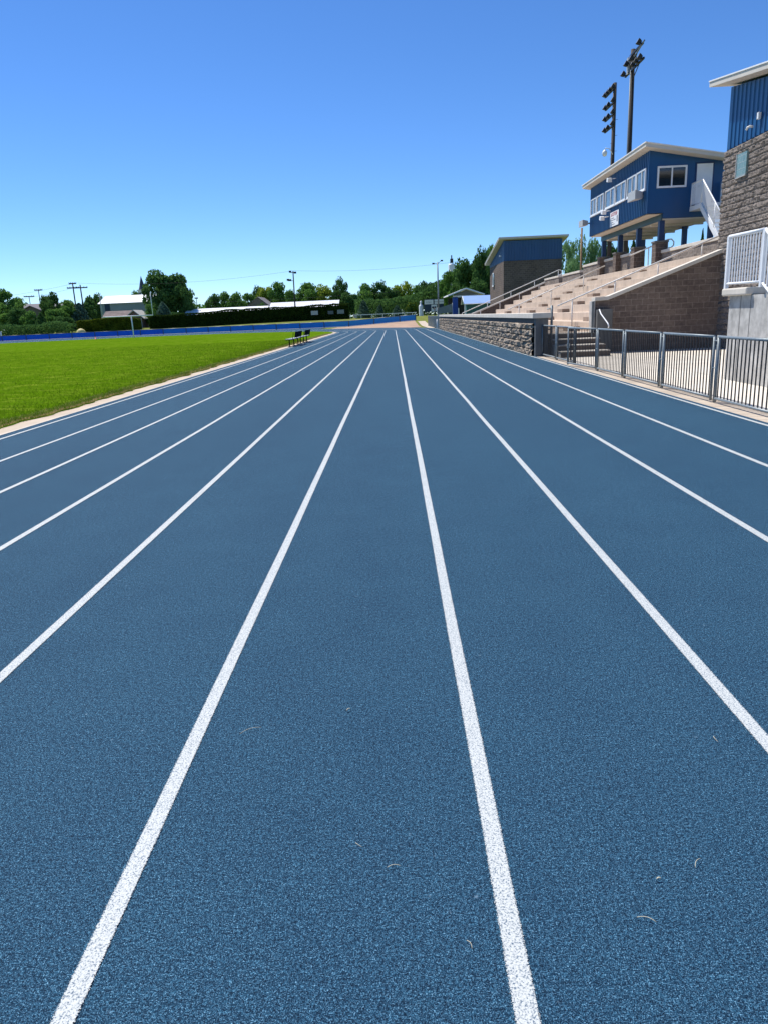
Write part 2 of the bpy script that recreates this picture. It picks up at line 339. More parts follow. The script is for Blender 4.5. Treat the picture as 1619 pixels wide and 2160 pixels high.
TREES=[('tall light green tree at the far left edge of the picture', -97.1, 190, 11.9, 7.6, 'mid'),
('thin pale tree peeking out right of the leftmost tree, over the grey roof', -105.9, 215, 11.2, 4.7, 'thin'),
('dark leafy tree split by a utility pole behind the grey roofed house', -90.3, 200, 11.1, 4.9, 'dark'),
('rounded dark shrub tree under the leftmost tall tree behind the blue fence', -91.2, 178, 5.9, 5.5, 'mid'),
('dark bushy tree in front of the left end of the grey roof', -87.4, 176, 7.0, 4.8, 'dark'),
('pointed blackish evergreen below the gable of the grey roofed house', -80.4, 172, 5.6, 3.6, 'cone'),
('low dark green tree just left of the pointed evergreen below the gable', -83.8, 174, 6.1, 3.8, 'mid'),
('loose green tree right of the pointed evergreen, under the pole in the leaves', -79.6, 177, 6.5, 5.3, 'mid'),
('tall feathery tree left of the pair of twin utility poles', -78.8, 184, 8.6, 5.7, 'mid'),
('grey green tree wrapped round the feet of the twin utility poles', -75.8, 183, 7.7, 4.5, 'blue'),
('dark narrow tree between the twin poles and the white roofed hall', -75.9, 188, 7.8, 4.2, 'dark'),
('low dark tree filling the gap beside the left end of the clipped hedge', -75.4, 172, 4.6, 4.5, 'dark'),
('round dark tree against the sky left of the white roofed hall', -88.5, 225, 12.4, 5.3, 'dark'),
('tiny distant tree showing above the ridge of the white roofed hall', -97.9, 290, 14.7, 4.1, 'mid'),
('huge dark spreading tree towering beside the church steeple', -57.6, 192, 14.7, 10.5, 'dark'),
('lower right shoulder tree growing against the huge dark tree', -52.2, 190, 12.3, 5.4, 'dark'),
('small blue green dome shaped conifer below the huge dark tree', -52.1, 172, 6.7, 3.8, 'blue'),
('shrubby green tree hiding the right end of the white roofed hall', -57.8, 180, 6.7, 3.3, 'mid'),
('low dark bush tree at the foot of the huge tree above the hedge', -50.3, 176, 4.9, 3.4, 'dark'),
('small round tree by the thin pole right of the huge tree', -56.8, 215, 7.4, 3.1, 'mid'),
('dark tree at the left end of the row behind the long white roof', -49.8, 212, 9.3, 4.4, 'dark'),
('dull green tree second in the row behind the long white roof', -46.7, 214, 9.9, 4.7, 'mid'),
('bushy tree third in the row behind the long white roof', -43.9, 216, 9.7, 4.8, 'mid'),
('pale tree just left of the gabled tan house', -41.8, 222, 9.7, 4.6, 'mid'),
('round topped dark tree rising highest behind the tan house gable', -41.2, 235, 13.0, 3.7, 'dark'),
('yellow green tree directly behind the tan house roof', -38.3, 232, 12.2, 5.1, 'yellow'),
('tall mixed green tree right of the tan house', -33.7, 228, 12.7, 6.2, 'mid'),
('dark small tree in front of the tan house wall', -34.6, 200, 6.8, 2.3, 'dark'),
('narrow green tree left of the field light pole behind the white roof', -29.8, 220, 10.0, 3.7, 'mid'),
('wide flat topped tree right of the field light pole', -24.8, 225, 12.0, 8.2, 'mid'),
('yellowish tree beside the wide flat topped tree over the white roof', -20.2, 224, 10.9, 6.4, 'yellow'),
('dark upright tree above the right end of the long bright roof', -14.7, 222, 12.3, 4.9, 'dark'),
('dark tree filling the space over the right end of the hedge', -10.8, 190, 7.5, 4.4, 'dark'),
('pale topped tree just right of the hedge end', -7.1, 200, 9.8, 6.0, 'mid'),
('tall dark green tree behind the white rail, third from the hedge', -3.3, 202, 10.2, 5.5, 'dark'),
('dark spreading tree behind the middle of the white rail', -0.5, 198, 8.5, 4.4, 'dark'),
('yellow tinged tree low in the tree line dip', 3.1, 204, 9.9, 5.8, 'yellow'),
('small yellow green tree beside the low scoreboard', 4.7, 182, 4.7, 2.4, 'yellow'),
('green tree left of the slim twin lamp pole', 6.4, 196, 8.9, 4.6, 'mid'),
('rounded tree directly behind the slim twin lamp pole', 9.2, 190, 10.1, 5.4, 'dark'),
('dark tree between the lamp pole and the pale grain elevator', 12.1, 176, 8.9, 4.1, 'dark'),
('leafy tree in front of the pale grain elevator', 13.0, 168, 10.5, 4.8, 'mid'),
('tall dark tree right of the grain elevator above the pavilion', 16.1, 162, 13.2, 6.1, 'dark'),
('dark tree behind the left eave of the block building with narrow window', 18.6, 156, 13.6, 4.5, 'dark'),
('tallest dark tree rising just behind the far block building roof', 21.0, 158, 14.5, 4.1, 'mid'),
('low dark tree behind the open pavilion', 13.9, 150, 6.9, 4.9, 'dark'),
('dark tree behind the blue roofed shed', 17.1, 148, 7.4, 4.8, 'dark'),
('blue spruce on the grass bank nearest the hedge end', -6.6, 174, 5.2, 2.7, 'blue'),
('small blue spruce on the bank right of the nearest spruce', -2.9, 174, 4.1, 2.0, 'blue'),
('squat blue spruce on the bank left of the scoreboard', 1.0, 174, 3.8, 2.3, 'blue'),
('silvery aspen like tree right of the far block building', 25.2, 112, 11.1, 3.1, 'thin'),
('tall airy tree behind the brown pole beside the press box', 26.3, 108, 11.2, 3.1, 'thin'),
('airy tree under the far corner of the press box', 28.7, 110, 11.0, 2.9, 'thin'),
('shaded tree seen between the far press box columns', 29.9, 105, 9.9, 3.1, 'dark'),
('dark evergreen seen under the middle of the press box', 30.0, 96, 9.4, 2.0, 'cone'),
('green tree seen between the press box columns, left of the evergreen', 30.0, 100, 9.4, 1.9, 'mid'),
('tip of a small pine behind the upper wall under the press box stair', 36.0, 90, 9.5, 1.4, 'cone')]
# ================================================================= SETTING
CX,CY0,RI=-42.8,84.0,36.0          # centre of the far bend and inner radius (line 1 at X=-6.8)
FEN=[(-110,141),(-83,146.5),(-71,147.5),(-55,147),(-40,146),(-29,143),(-19,140),(-12,138),(-7.7,137),(-3,136.5),(4.1,136.5)]
def fenY(x): return np.interp(x,[p[0] for p in FEN],[p[1] for p in FEN])
def gz(x,y):
    t=sms((y-fenY(x)-1.5)/22); b=.62*np.clip((x+9)/13,0,1)*sms((y-107)/30)
    return -.05+1.35*t+b*(1-t)
g=MB(); us=np.concatenate([[-2500,-900,-400,-200],np.arange(-130,60,3.0),[90,200,400,900,2500]]); vs_=np.concatenate([[-300,-60,0,40,80,100],np.arange(105,175,2.0),[200,260,400,900,3000]])
g.grid(lambda u,v:(u,v,gz(u,v)),us,vs_); setp(g.build('ground','ground'),kind='structure')
# blue track: straight, far bend and the apron up to the blue fence
LX=[-6.18,-5.13,-4.14,-3.07,-1.95,-.85,.25,1.33,2.52,3.66,4.85]
def bend(x,n=60,a1=math.pi*.98):  # offset polyline of a line at straight position x
    r=x-CX; return [(CX+r*math.cos(t),CY0+r*math.sin(t)) for t in np.linspace(0,a1,n)]
tr=MB(); xr=4.97
outer=[(xr,-12),(xr,CY0)]+bend(xr,40,math.acos((-12-CX)/(xr-CX)))+[(x,fenY(x)+.3) for x in np.arange(-12,-110,-4.0)]
inner=[(-110,100),(CX-RI-.3,CY0)]+bend(CX+RI+.35,50,math.pi)[::-1]+[(-6.42,CY0),(-6.42,-12)]
tr.add([(x,y,0) for x,y in outer+inner],[tuple(range(len(outer+inner)))])
track=setp(tr.build('running_track','track'),kind='structure')
for k,x in enumerate(LX):
    path=[(x,y) for y in np.arange(-8,CY0,.5)]+bend(x,90,math.pi*.75)
    hw=.036 if 0<k<10 else .034
    if 0<k<10: hw=.033
    V=[];U=[];P=[Vector(p) for p in path]
    for i,p in enumerate(P):
        d=(P[min(i+1,len(P)-1)]-P[max(i-1,0)]).normalized(); n=Vector((d.y,-d.x))
        wob=.006*(float(vn(p.y*.35,k*7.7,2))-.5)*2
        for sgn in (-1,1):
            q=p+n*(sgn*hw+wob); V.append((q.x,q.y,.004)); U.append(((sgn+1)/2,p.y))
    m=MB(); m.add(V,[(2*i,2*i+1,2*i+3,2*i+2) for i in range(len(P)-1)]); m.build('lane_line','line',track,uvs=U)
# sandy curb strip round the infield, and the infield itself with a ragged edge
def loop(off,seed=None,amp=0,step=.12):
    pts=[(-6.8+off,y) for y in np.arange(-10,CY0,step)]+bend(-6.8+off,400,math.pi)
    if amp: pts=[(x-amp*(float(vn(y*1.1+seed,x*1.1,4,.6))-.25),y) for x,y in pts]
    return pts
c=MB(); A=loop(.40,step=1); B=loop(-.45,step=1)
c.add([(x,y,-.012) for x,y in A]+[(x,y,-.012) for x,y in B],[(i,i+1,i+1+len(A),i+len(A)) for i in range(len(A)-1)])
setp(c.build('sand_curb','sand'),kind='structure')
cr=MB(); A=loop(.385,step=1);B=loop(.355,step=1)
cr.add([(x,y,.006) for x,y in A]+[(x,y,.006) for x,y in B],[(i,i+1,i+1+len(A),i+len(A)) for i in range(len(A)-1)])
setp(cr.build('track_edge','coping'),kind='structure')
E=loop(-.02,3.3,.34)
fi=MB(); poly=E+[(CX-RI,-10)]
fi.add([(x,y,.028) for x,y in poly],[tuple(range(len(poly)))])
o=len(fi.v); fi.add([(x,y,.028) for x,y in E]+[(x+.03,y,-.01) for x,y in E],[(i,i+1,i+1+len(E),i+len(E)) for i in range(len(E)-1)])
setp(fi.build('infield','turf'),kind='structure')
# real blades where the turf is close enough to read
def blades(name,n,xf,yr,h,wd,mat,seed,dens=1.3):
    r=np.random.RandomState(seed); y=yr[0]+(yr[1]-yr[0])*r.rand(n)**dens; x=xf(y,r.rand(n))
    hh=h*(.5+r.rand(n))*(.75+.6*vn(x*1.5,y*1.5,3)); a=r.rand(n)*6.283; ww=wd*(.6+.8*r.rand(n))*(1+y/25); lean=(r.rand(n,2)-.5)*1.1
    dx,dy=np.cos(a)*ww,np.sin(a)*ww
    V=np.zeros((n,3,3)); V[:,0]=np.stack([x-dx,y-dy,x*0+.02],1); V[:,1]=np.stack([x+dx,y+dy,x*0+.02],1); V[:,2]=np.stack([x+lean[:,0]*hh,y+lean[:,1]*hh,.02+hh],1)
    me=bpy.data.meshes.new(name); me.vertices.add(3*n); me.vertices.foreach_set('co',V.astype(np.float32).ravel())
    me.loops.add(3*n); me.loops.foreach_set('vertex_index',np.arange(3*n,dtype=np.int32)); me.polygons.add(n)
    me.polygons.foreach_set('loop_start',np.arange(0,3*n,3,dtype=np.int32)); me.update(calc_edges=True)
    me.materials.append(M[mat]); ob=bpy.data.objects.new(name,me); COL.objects.link(ob); return ob
ed=np.array(E); ys=ed[:,1][:760]; xs=ed[:,0][:760]
edge=lambda y:np.interp(y,ys,xs)
setp(blades('grass',170000,lambda y,r:edge(y)-.02-(14+y*.5)*r**2.3,(9,62),.045,.0032,'blade',5,1.9),'short bright green turf grass growing over the infield beside the track','grass',kind='stuff')
setp(blades('dry_grass',26000,lambda y,r:edge(y)+.06-.42*r**1.4,(9,80),.04,.0032,'straw',9,1.7),'straw coloured dead grass fringing the infield along the sandy curb','dry grass',kind='stuff')
# right hand side paving
p=MB(); p.add([(4.95,-12,-.012),(5.45,-12,-.012),(5.45,27,-.012),(4.95,27,-.012)],[(0,1,2,3)]); p.add([(4.95,27,-.012),(5.2,27,-.012),(5.2,104,-.012),(4.95,84,-.012)],[(0,1,2,3)])
setp(p.build('paver_strip','paver'),kind='structure')
p=MB(); p.add([(5.42,-12,-.02),(16,-12,-.02),(16,27.9,-.02),(5.42,27.9,-.02)],[(0,1,2,3)]); setp(p.build('plaza','plaza'),kind='structure')
d=MB(); d.grid(lambda u,v:(u,v,gz(u,v)+.03),np.arange(-10,4.4,.6),np.arange(101,136.4,1.5)); setp(d.build('dirt','dirt'),kind='structure')
d=MB(); d.grid(lambda u,v:(u,v,gz(u,v)+.05),np.arange(4.2,5.5,.4),np.arange(90,130,1.5)); setp(d.build('path','sand'),kind='structure')
# ================================================================= BLUE FENCE round the bend
f=thing('blue_screen_fence','low blue screened fence curving round the far bend of the track','fence',(-40,146,0))
xs_=[-100]
while xs_[-1]<4.1: xs_.append(min(xs_[-1]+4.6,4.1))
def fz(x): return float(gz(x,fenY(x)))+.05
for i in range(len(xs_)-1):
    a,b=xs_[i],xs_[i+1]; ya,yb=float(fenY(a)),float(fenY(b))
    m=MB(); gap=.06
    V=[]
    for x,y in ((a+gap,ya),(b-gap,yb)):
        for dz in (.06,.95): V+= [(x,y-.02,fz(x)+dz),(x,y+.02,fz(x)+dz)]
    m.add(V,[(0,4,6,2),(1,3,7,5),(2,6,7,3),(0,1,5,4),(0,2,3,1),(4,5,7,6)])
    pn=m.build('panel','bluefence2' if a>-48 else 'bluefence',f)
    m=MB(); m.box(b-.07,b+.07,yb-.07,yb+.07,fz(b)-.2,fz(b)+1.0); m.build('post','greypost',f)
    m=MB(); m.tube([(a,ya,fz(a)+1.0),(b,yb,fz(b)+1.0)],.05,6); m.build('rail','galv' if a>-48 else 'greypost',f)
    m=MB(); m.add([(a,ya-.35,fz(a)-.02),(b,yb-.35,fz(b)-.02),(b,yb+.1,fz(b)+.05),(a,ya+.1,fz(a)+.05)],[(0,1,2,3)]); m.build('base_strip','coping',f)
# ================================================================= RETAINING WALL on the right
w0,w1=26.6,79.8
t=thing('retaining_wall','long low rough stone retaining wall with a smooth pale cap along the track','wall',(5,w0,0))
m=MB(); m.box(5.06,5.42,w0,w1,0,1.30); m.build('core','retband',t)
m=MB(); Y=[];y=w0+.12
while y<w1: Y.append(y); y+=.028+.0015*(y-w0)
Z=np.linspace(-.02,1.13,52); YY,ZZ=np.meshgrid(Y,Z,indexing='ij')
cr_=(ZZ/.226)%1; row=np.floor(ZZ/.226); col=((YY+.22*(row%2))/.45)%1; cid=np.floor((YY+.22*(row%2))/.45)
pr=(1-.75*np.abs(cr_*2-1)**8)*(1-np.abs(col*2-1)**9*.5)
D=pr*(.02+.26*vn(YY*3.6,ZZ*7+row*3,3,.65)+.04*vn(cid*3.7,row*5.1,1))
k=iter(range(10**9)); Dm={}
nz=len(Z)
m.grid(lambda i,j:(5.045-D[int(i),int(j)],YY[int(i),int(j)],ZZ[int(i),int(j)]),range(len(Y)),range(nz)); m.build('stone_face','ret',t)
m=MB(); m.box(4.985,5.06,w0,w1,1.12,1.30); m.build('band','retband',t,.006)  # dark strip painting in the shadow under the cap
m=MB(); m.box(4.97,5.42,w0-.12,w0+.12,-.02,1.30); m.build('end_pier','darkconc',t,.01)
m=MB(); y=w0-.2
while y<w1: m.box(4.86,5.50,y,min(y+2.42,w1+.1),1.30,1.475); y+=2.43
m.build('cap','coping',t,.012)
# ================================================================= BLEACHER
Y0,Y1=27.55,65.0; XP=12.95
bl=thing('bleacher','wide stepped tan concrete bleacher rising from the track under the press box','bleacher',(7,Y0,0))
pts=[(5.42,-.02),(5.42,.72)]
x=7.3; z=.72
def tx(k): return 7.3+.75*(k-1)
prof=[(5.42,-.02),(5.42,.70),(7.3,.72)]
for k in range(1,9): prof+=[(tx(k),.72+.34*(k-1)),(tx(k),.72+.34*k)]
prof+=[(17.2,3.44),(17.2,-.02)]
pf=[prof[0],prof[1]]+prof[3:] if False else prof
q=[]
for a in prof:
    if not q or (abs(a[0]-q[-1][0])>1e-6 or abs(a[1]-q[-1][1])>1e-6): q.append(a)
m=MB()
m.prism(q,'y',27.9,Y1); m.build('tiers','tier',bl,.012)
m=MB(); m.prism([(5.6,-.02),(5.6,.72),(7.3,.72),(7.3,-.02)],'y',27.4,27.9); 
for i,(ya,z) in enumerate(((25.3,.18),(25.95,.36),(26.6,.54))): m.box(5.6,7.28,ya,27.4,-.02 if i==0 else z-.18,z-.001*i)
es=m.build('entry_steps','coping',bl,.008)
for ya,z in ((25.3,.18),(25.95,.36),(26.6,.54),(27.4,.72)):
    m=MB(); m.box(5.6,7.28,ya-.006,ya-.002,z-.18,z-.03); m.build('riser','riser',es)  # thin facing that lays painted shade over each step front
for yc in (30.2,38.5,47.5,57.0):
    for k in range(0,8):
        xb=tx(k+1)-.36 if k else 6.9
        zf=.72+.34*k
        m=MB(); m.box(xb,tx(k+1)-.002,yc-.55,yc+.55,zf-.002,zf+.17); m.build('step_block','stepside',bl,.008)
# cheek walls
def slopewall(name,label,ya,yb,pts,cop,mt,parentlabel='wall',split=None):
    th=thing(name,label,parentlabel,(pts[0][0],ya,0))
    base=[(pts[0][0],-.02)]+pts+[(pts[-1][0],-.02)]
    m=MB(); m.prism(base,'y',ya,yb); m.build('block_face',mt,th)
    tp=[(a,b) for a,b in pts]; up=[(a,b+.13) for a,b in pts]
    m=MB(); m.prism(tp+up[::-1],'y',ya-.06,yb+.06); m.build('coping',cop,th,.01)
    return th
ew=slopewall('end_wall','sloping brown block end wall of the bleacher in shade beside the steps',27.5,27.88,[(7.28,1.80),(7.75,1.82),(11.78,3.28)],'coping','endblock')
m=MB(); m.box(7.31,7.86,27.18,27.49,-.02,1.5); m.build('pier','darkconc',ew,.012)
m=MB(); m.box(7.20,7.30,27.46,27.90,-.02,1.80); m.build('end_cap','conc',ew,.01)
m=MB(); m.tube([(7.35,27.1,1.45),(7.35,27.1,1.5),(7.36,26.9,1.35),(7.45,26.3,1.02),(7.45,26.2,.95),(7.45,26.25,.88)],.022,8); m.build('handrail','white',ew)
slopewall('end_wall','sloping dark block wall at the far end of the bleacher below the hooked handrails',66.0,66.3,[(6.3,1.35),(7.0,1.4),(14.6,4.3)],'coping','block')
# parapet behind the top row
def parapet(label,ya,yb,zt):
    th=thing('parapet_wall',label,'wall',(XP,ya,3.4)); m=MB(); m.box(XP,XP+.3,ya,yb,3.43,zt-.14); 
    m.build('block_face','split',th); m=MB(); y=ya
    while y<yb: m.box(XP-.05,XP+.35,y,min(y+1.8,yb),zt-.14,zt); y+=1.806
    m.build('coping','coping',th,.012)
parapet('split face block parapet with pale coping between the tall block building and the press box piers',27.95,37.1,4.08)
parapet('raised split face parapet with pale coping running under the far half of the press box',41.0,52.1,4.34)
parapet('lower parapet segment with pale coping beyond the brown pole',52.9,58.3,4.07)
parapet('last short parapet segment at the far top corner of the bleacher',59.6,65.0,4.07)
# handrails
def hrail(label,Y,a,b,zh,hook=False,posts=3,low=None):
    th=thing('handrail',label,'handrail',(a[0],Y,a[1]-.9),'painted handrails on the bleacher aisles')
    pts=[]
    if low: pts=[(a[0]-.05,Y,a[1]-.55),(a[0]-.17,Y,a[1]-.45),(a[0]-.22,Y,a[1]-.2),(a[0]-.12,Y,a[1]-.04)]
    pts+=[(a[0],Y,a[1]),(b[0],Y,b[1])]
    if hook: pts+=[(b[0]+.18,Y,b[1]+.01),(b[0]+.3,Y,b[1]-.12),(b[0]+.3,Y,b[1]-.28),(b[0]+.18,Y,b[1]-.4),(b[0]+.05,Y,b[1]-.4)]
    m=MB(); m.tube(pts,.033,8); m.build('rail','offwhite',th)
    for i in range(posts):
        t_=(i+.35)/(posts) if not hook else (i+1)/posts
        px=a[0]+(b[0]-a[0])*t_; pz=a[1]+(b[1]-a[1])*t_
        k=max(0,min(8,int((px-7.3)/.75)+1)) if px>7.3 else 0
        m=MB(); m.tube([(px,Y,.72+.34*k if Y<65.5 else pz-.9),(px,Y,pz)],.027,8); m.build('post','offwhite',th)
hrail('long handrail nearest the camera crossing the near end of the bleacher to the parapet',30.5,(6.6,1.70),(13.3,4.25),.9,posts=4)
hrail('straight handrail crossing the middle of the bleacher below the brown pole',43.6,(6.6,1.66),(12.06,3.82),.9,posts=3)
hrail('handrail with a hooked lower end at the far edge of the bleacher rows',64.8,(6.9,1.55),(13.5,3.95),.9,posts=4,low=True)
hrail('farthest handrail, hooked at both ends, on the dark sloping wall',66.05,(6.2,1.62),(14.3,4.78),.9,hook=True,posts=4,low=True)
hrail('short hooked handrail climbing through the parapet opening between two piers',39.6,(12.2,4.05),(14.1,4.75),.9,hook=True,posts=2)
m=MB(); m.tube([(13.3,39.4,4.08),(14.3,38.7,4.20)],.06,8)
setp(m.build('barrier_bar','yellow'),'yellow horizontal barrier bar in the parapet opening between the press box piers','barrier bar')
# posts by the wall end
m=MB(); m.tube([(5.62,26.9,0),(5.62,26.9,1.72)],.045,8)
for z in (.4,.9,1.4,1.6): m.tube([(5.62,26.9,z),(5.45,26.9,z)],.02,6)
setp(m.build('gate_post','galv'),'galvanised post standing behind the near end of the rough stone wall','post')
m=MB(); m.box(7.12,7.18,27.2,27.26,.5,1.78)
setp(m.build('gate_post','greypost'),'thin dark post in front of the concrete pier beside the entry steps','post')
# ================================================================= BLOCK BUILDINGS
def blockbldg(label,y_hi,y_lo,rough):
    s=1 if y_lo>y_hi else -1      # high side at y_hi, slopes down to y_lo
    ya,yb=min(y_hi,y_lo),max(y_hi,y_lo); X0,X1=11.8,17.9; zb=6.65; zh=8.62; zl=6.95
    th=thing('block_building',label,'building',(X0,ya,0))
    m=MB(); m.box(X0,X1,ya,yb,-.02,zb); m.build('block_wall','split' if rough else 'block',th)
    zt=lambda y: zh+(zl-zh)*(abs(y-y_hi)/abs(y_lo-y_hi))
    m=MB(); m.siding('y',ya,yb,X0,-1,zb-.03,zt,.30,.03); m.siding('x',X0,X1,y_hi,-s,zb-.03,zh,.30,.03)
    m.siding('y',ya,yb,X1,1,zb-.03,zt,.30,.03); m.siding('x',X0,X1,y_lo,s,zb-.03,zl,.30,.03)
    m.build('siding','siding',th)
    oh=.5; e=.55
    yh=y_hi-s*oh; yl=y_lo+s*oh; sl=(zl-zh)/abs(y_lo-y_hi)
    zz=lambda y: zh+sl*((y-y_hi)*s)
    rf=[(yh,zz(yh)+.28),(yl,zz(yl)+.28),(yl,zz(yl)+.24),(yh,zz(yh)+.24)]
    m=MB(); m.prism([(a,b+.0) for a,b in rf],'x',X0-e-.03,X1+e+.03); rfo=m.build('roof','fascia',th)
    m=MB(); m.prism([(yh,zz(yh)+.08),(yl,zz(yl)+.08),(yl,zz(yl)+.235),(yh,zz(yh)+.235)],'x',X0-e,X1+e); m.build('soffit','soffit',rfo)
    return th
b1=blockbldg('tall split face block building with ribbed blue top at the right edge',27.9,16.9,True)
b2=blockbldg('far brown block building with blue top beyond the bleacher',81.0,92.2,False)
# rough stone face of near building (real relief on the part one sees)
m=MB(); Y=np.arange(21.0,27.91,.045); Z=np.arange(0,6.64,.04)
YY,ZZ=np.meshgrid(Y,Z,indexing='ij'); cr_=(ZZ/.2)%1; row=np.floor(ZZ/.2)
off=.2*(row%2); col=((YY+off)/.4)%1
pr=(1-.45*np.abs(cr_*2-1)**14)*(1-np.abs(col*2-1)**16*.3); D=pr*(.015+.14*vn(YY*6,ZZ*9+row*2.3,5,.8))
m.grid(lambda i,j:(11.795-D[int(i),int(j)],YY[int(i),int(j)],ZZ[int(i),int(j)]),range(len(Y)),range(len(Z))); m.build('stone_face','split',b1)
m=MB(); m.box(11.66,11.79,26.02,26.72,5.58,6.28); gw=m.build('window','gblock',b1)
fr=MB(); fr.box(11.64,11.70,26.72,26.75,5.56,6.30); fr.box(11.64,11.70,26.02,26.72,5.54,5.57); fr.build('frame','lightgrey',gw)
m=MB(); m.box(11.68,11.77,25.48,25.59,7.08,7.28); m.build('junction_box','white',b1,.01)
m=MB(); m.tube([(11.76,25.95,6.96),(11.66,25.96,6.98),(11.6,26.0,6.95),(11.58,26.03,6.88)],.035,8); m.build('wall_lamp','offwhite',b1)
m=MB(); m.box(11.74,11.79,88.2,89.2,4.5,5.75); wn=m.build('window','glass',b2)
m=MB(); m.box(11.70,11.76,88.1,88.2,4.4,5.85); m.box(11.70,11.76,89.2,89.3,4.4,5.85); m.box(11.70,11.76,88.1,89.3,5.75,5.87); m.box(11.66,11.76,88.1,89.3,4.36,4.5); m.build('frame','white',wn)
m=MB(); m.box(11.6,11.78,82.6,82.8,7.2,7.35); m.build('wall_lamp','white',b2)
# ================================================================= PRESS BOX
PB=thing('press_box','blue ribbed metal press box raised on posts above the bleacher','press box',(12.2,37.1,3.44))
XA,XB,YA,YB=12.17,15.62,37.1,47.5
ztop=lambda x: 8.58-.172*(x-XA)
m=MB(); m.siding('y',YA,YB,XA,-1,5.74,8.58,.26,.045); m.siding('y',YA,YB,XB,1,5.5,ztop(XB),.2,.025)
m.build('siding','siding',PB)
for Yw in (YA,YB):
    m=MB(); m.prism([(XA,5.74),(12.9,5.74),(12.9,5.5),(XB,5.5),(XB,ztop(XB)),(XA,8.58)],'y',Yw-.02,Yw+.02)
    m.build('end_panel','siding',PB)
m=MB(); m.box(XA-.045,XA+.02,YA-.045,YA+.02,5.73,8.58); m.build('corner_trim','siding',PB)
m=MB(); m.add([(XA,YA,5.735),(12.9,YA,5.735),(12.9,YB,5.735),(XA,YB,5.735)],[(0,1,2,3)]); m.add([(XA,YA,5.70),(12.9,YA,5.70),(12.9,YB,5.70),(XA,YB,5.70)],[(3,2,1,0)])
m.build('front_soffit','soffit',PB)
m=MB(); m.box(12.9,XB-.02,YA+.03,YB-.03,5.44,5.49)
for yb_ in (39.0,40.9,42.8,44.7,46.3): m.box(13.0,XB-.05,yb_-.08,yb_+.08,5.34,5.44)
m.build('floor_soffit','soffit',PB)
m=MB(); m.box(12.84,12.90,YA+.02,YB-.02,5.42,5.72); m.build('beam','teal',PB)
rf=lambda x:8.74-.172*(x-11.72)
m=MB(); m.prism([(11.72,rf(11.72)-.04),(16.2,rf(16.2)-.04),(16.2,rf(16.2)),(11.72,rf(11.72))],'y',36.42,48.05); r_=m.build('roof','fascia',PB)
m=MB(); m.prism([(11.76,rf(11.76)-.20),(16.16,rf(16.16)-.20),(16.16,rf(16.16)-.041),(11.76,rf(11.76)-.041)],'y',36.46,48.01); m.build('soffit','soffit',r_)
for Yc in (37.4,40.65,43.9,47.2):
    m=MB(); m.box(12.84,13.08,Yc-.12,Yc+.12,4.5,5.43); m.build('post','bluepost',PB)
    m=MB(); m.box(15.2,15.42,Yc-.11,Yc+.11,3.44,5.44); m.build('post','bluepost',PB)
    m=MB(); m.box(12.66,13.22,Yc-.28,Yc+.28,3.44,4.44); pr_=m.build('pier','block',PB); m=MB(); m.box(12.62,13.26,Yc-.32,Yc+.32,4.44,4.52); m.build('pier_cap','darkconc',pr_,.01)
for (a,b,op) in ((37.40,38.72,0),(38.82,40.20,0),(40.45,42.22,1),(42.36,44.14,1),(44.5,45.88,0),(46.0,47.25,0)):
    z0,z1=6.85,7.79
    m=MB(); m.box(XA-.05,XA-.02,a+.07,b-.07,z0+.07,z1-.07); w_=m.build('window','glass',PB)
    m=MB()
    for (ya,yb_,za,zb_) in ((a,b,z0,z0+.07),(a,b,z1-.07,z1),(a,a+.07,z0+.07,z1-.07),(b-.07,b,z0+.07,z1-.07)): m.box(XA-.085,XA-.02,ya,yb_,za,zb_)
    c_=a+(b-a)*.42; m.box(XA-.08,XA-.02,c_-.03,c_+.03,z0+.07,z1-.07); m.box(XA-.11,XA-.02,a-.03,b+.03,z0-.05,z0-.002)
    m.build('frame','white',w_)
    m=MB(); m.box(XA-.056,XA-.052,c_+.04,c_+.16,z0+.08,z1-.08); m.build('screen','black',w_)
m=MB(); m.box(12.60,13.83,YA-.045,YA-.022,6.90,7.70); w_=m.build('window','darkglass',PB)
m=MB()
for (a,b,c0,c1) in ((12.53,13.90,6.83,6.91),(12.53,13.90,7.69,7.77),(12.53,12.61,6.91,7.69),(13.82,13.90,6.91,7.69),(13.18,13.24,6.91,7.69)): m.box(a,b,YA-.09,YA-.022,c0,c1)
m.build('frame','white',w_)
m=MB(); m.box(14.36,15.09,YA-.06,YA-.022,5.92,7.80); dr=m.build('door','white',PB)
m=MB(); m.box(14.44,14.50,YA-.12,YA-.06,6.8,6.86); m.build('handle','galv',dr)
m=MB(); 
for (a,b,c0,c1) in ((14.29,14.355,5.92,7.87),(15.095,15.16,5.92,7.87),(14.36,15.09,7.805,7.87)): m.box(a,b,YA-.05,YA-.022,c0,c1)
m.build('door_frame','bluepost',dr)
# things mounted on the press box
def speaker(label,x,y,z,s=1):
    th=thing('loudspeaker',label,'loudspeaker',(x,y,z)); m=MB()
    m.add([(x-.30*s,y-.55*s,z-.20*s),(x-.30*s,y+.55*s,z-.20*s),(x-.30*s,y+.55*s,z+.20*s),(x-.30*s,y-.55*s,z+.20*s),(x+.12*s,y-.3*s,z-.14*s),(x+.12*s,y+.3*s,z-.14*s),(x+.12*s,y+.3*s,z+.14*s),(x+.12*s,y-.3*s,z+.14*s)],[(0,1,2,3),(7,6,5,4),(0,4,5,1),(1,5,6,2),(2,6,7,3),(3,7,4,0)])
    m.build('horn','lightgrey',th,.01); m=MB(); m.box(x+.1*s,x+.3,y-.05,y+.05,z-.04,z+.04); m.build('bracket','galv',th)
speaker('boxy grey loudspeaker below the nearest front window of the press box',11.9,37.75,6.62,1.05)
speaker('boxy grey loudspeaker at the far lower corner of the press box',11.95,47.9,6.55,.9)
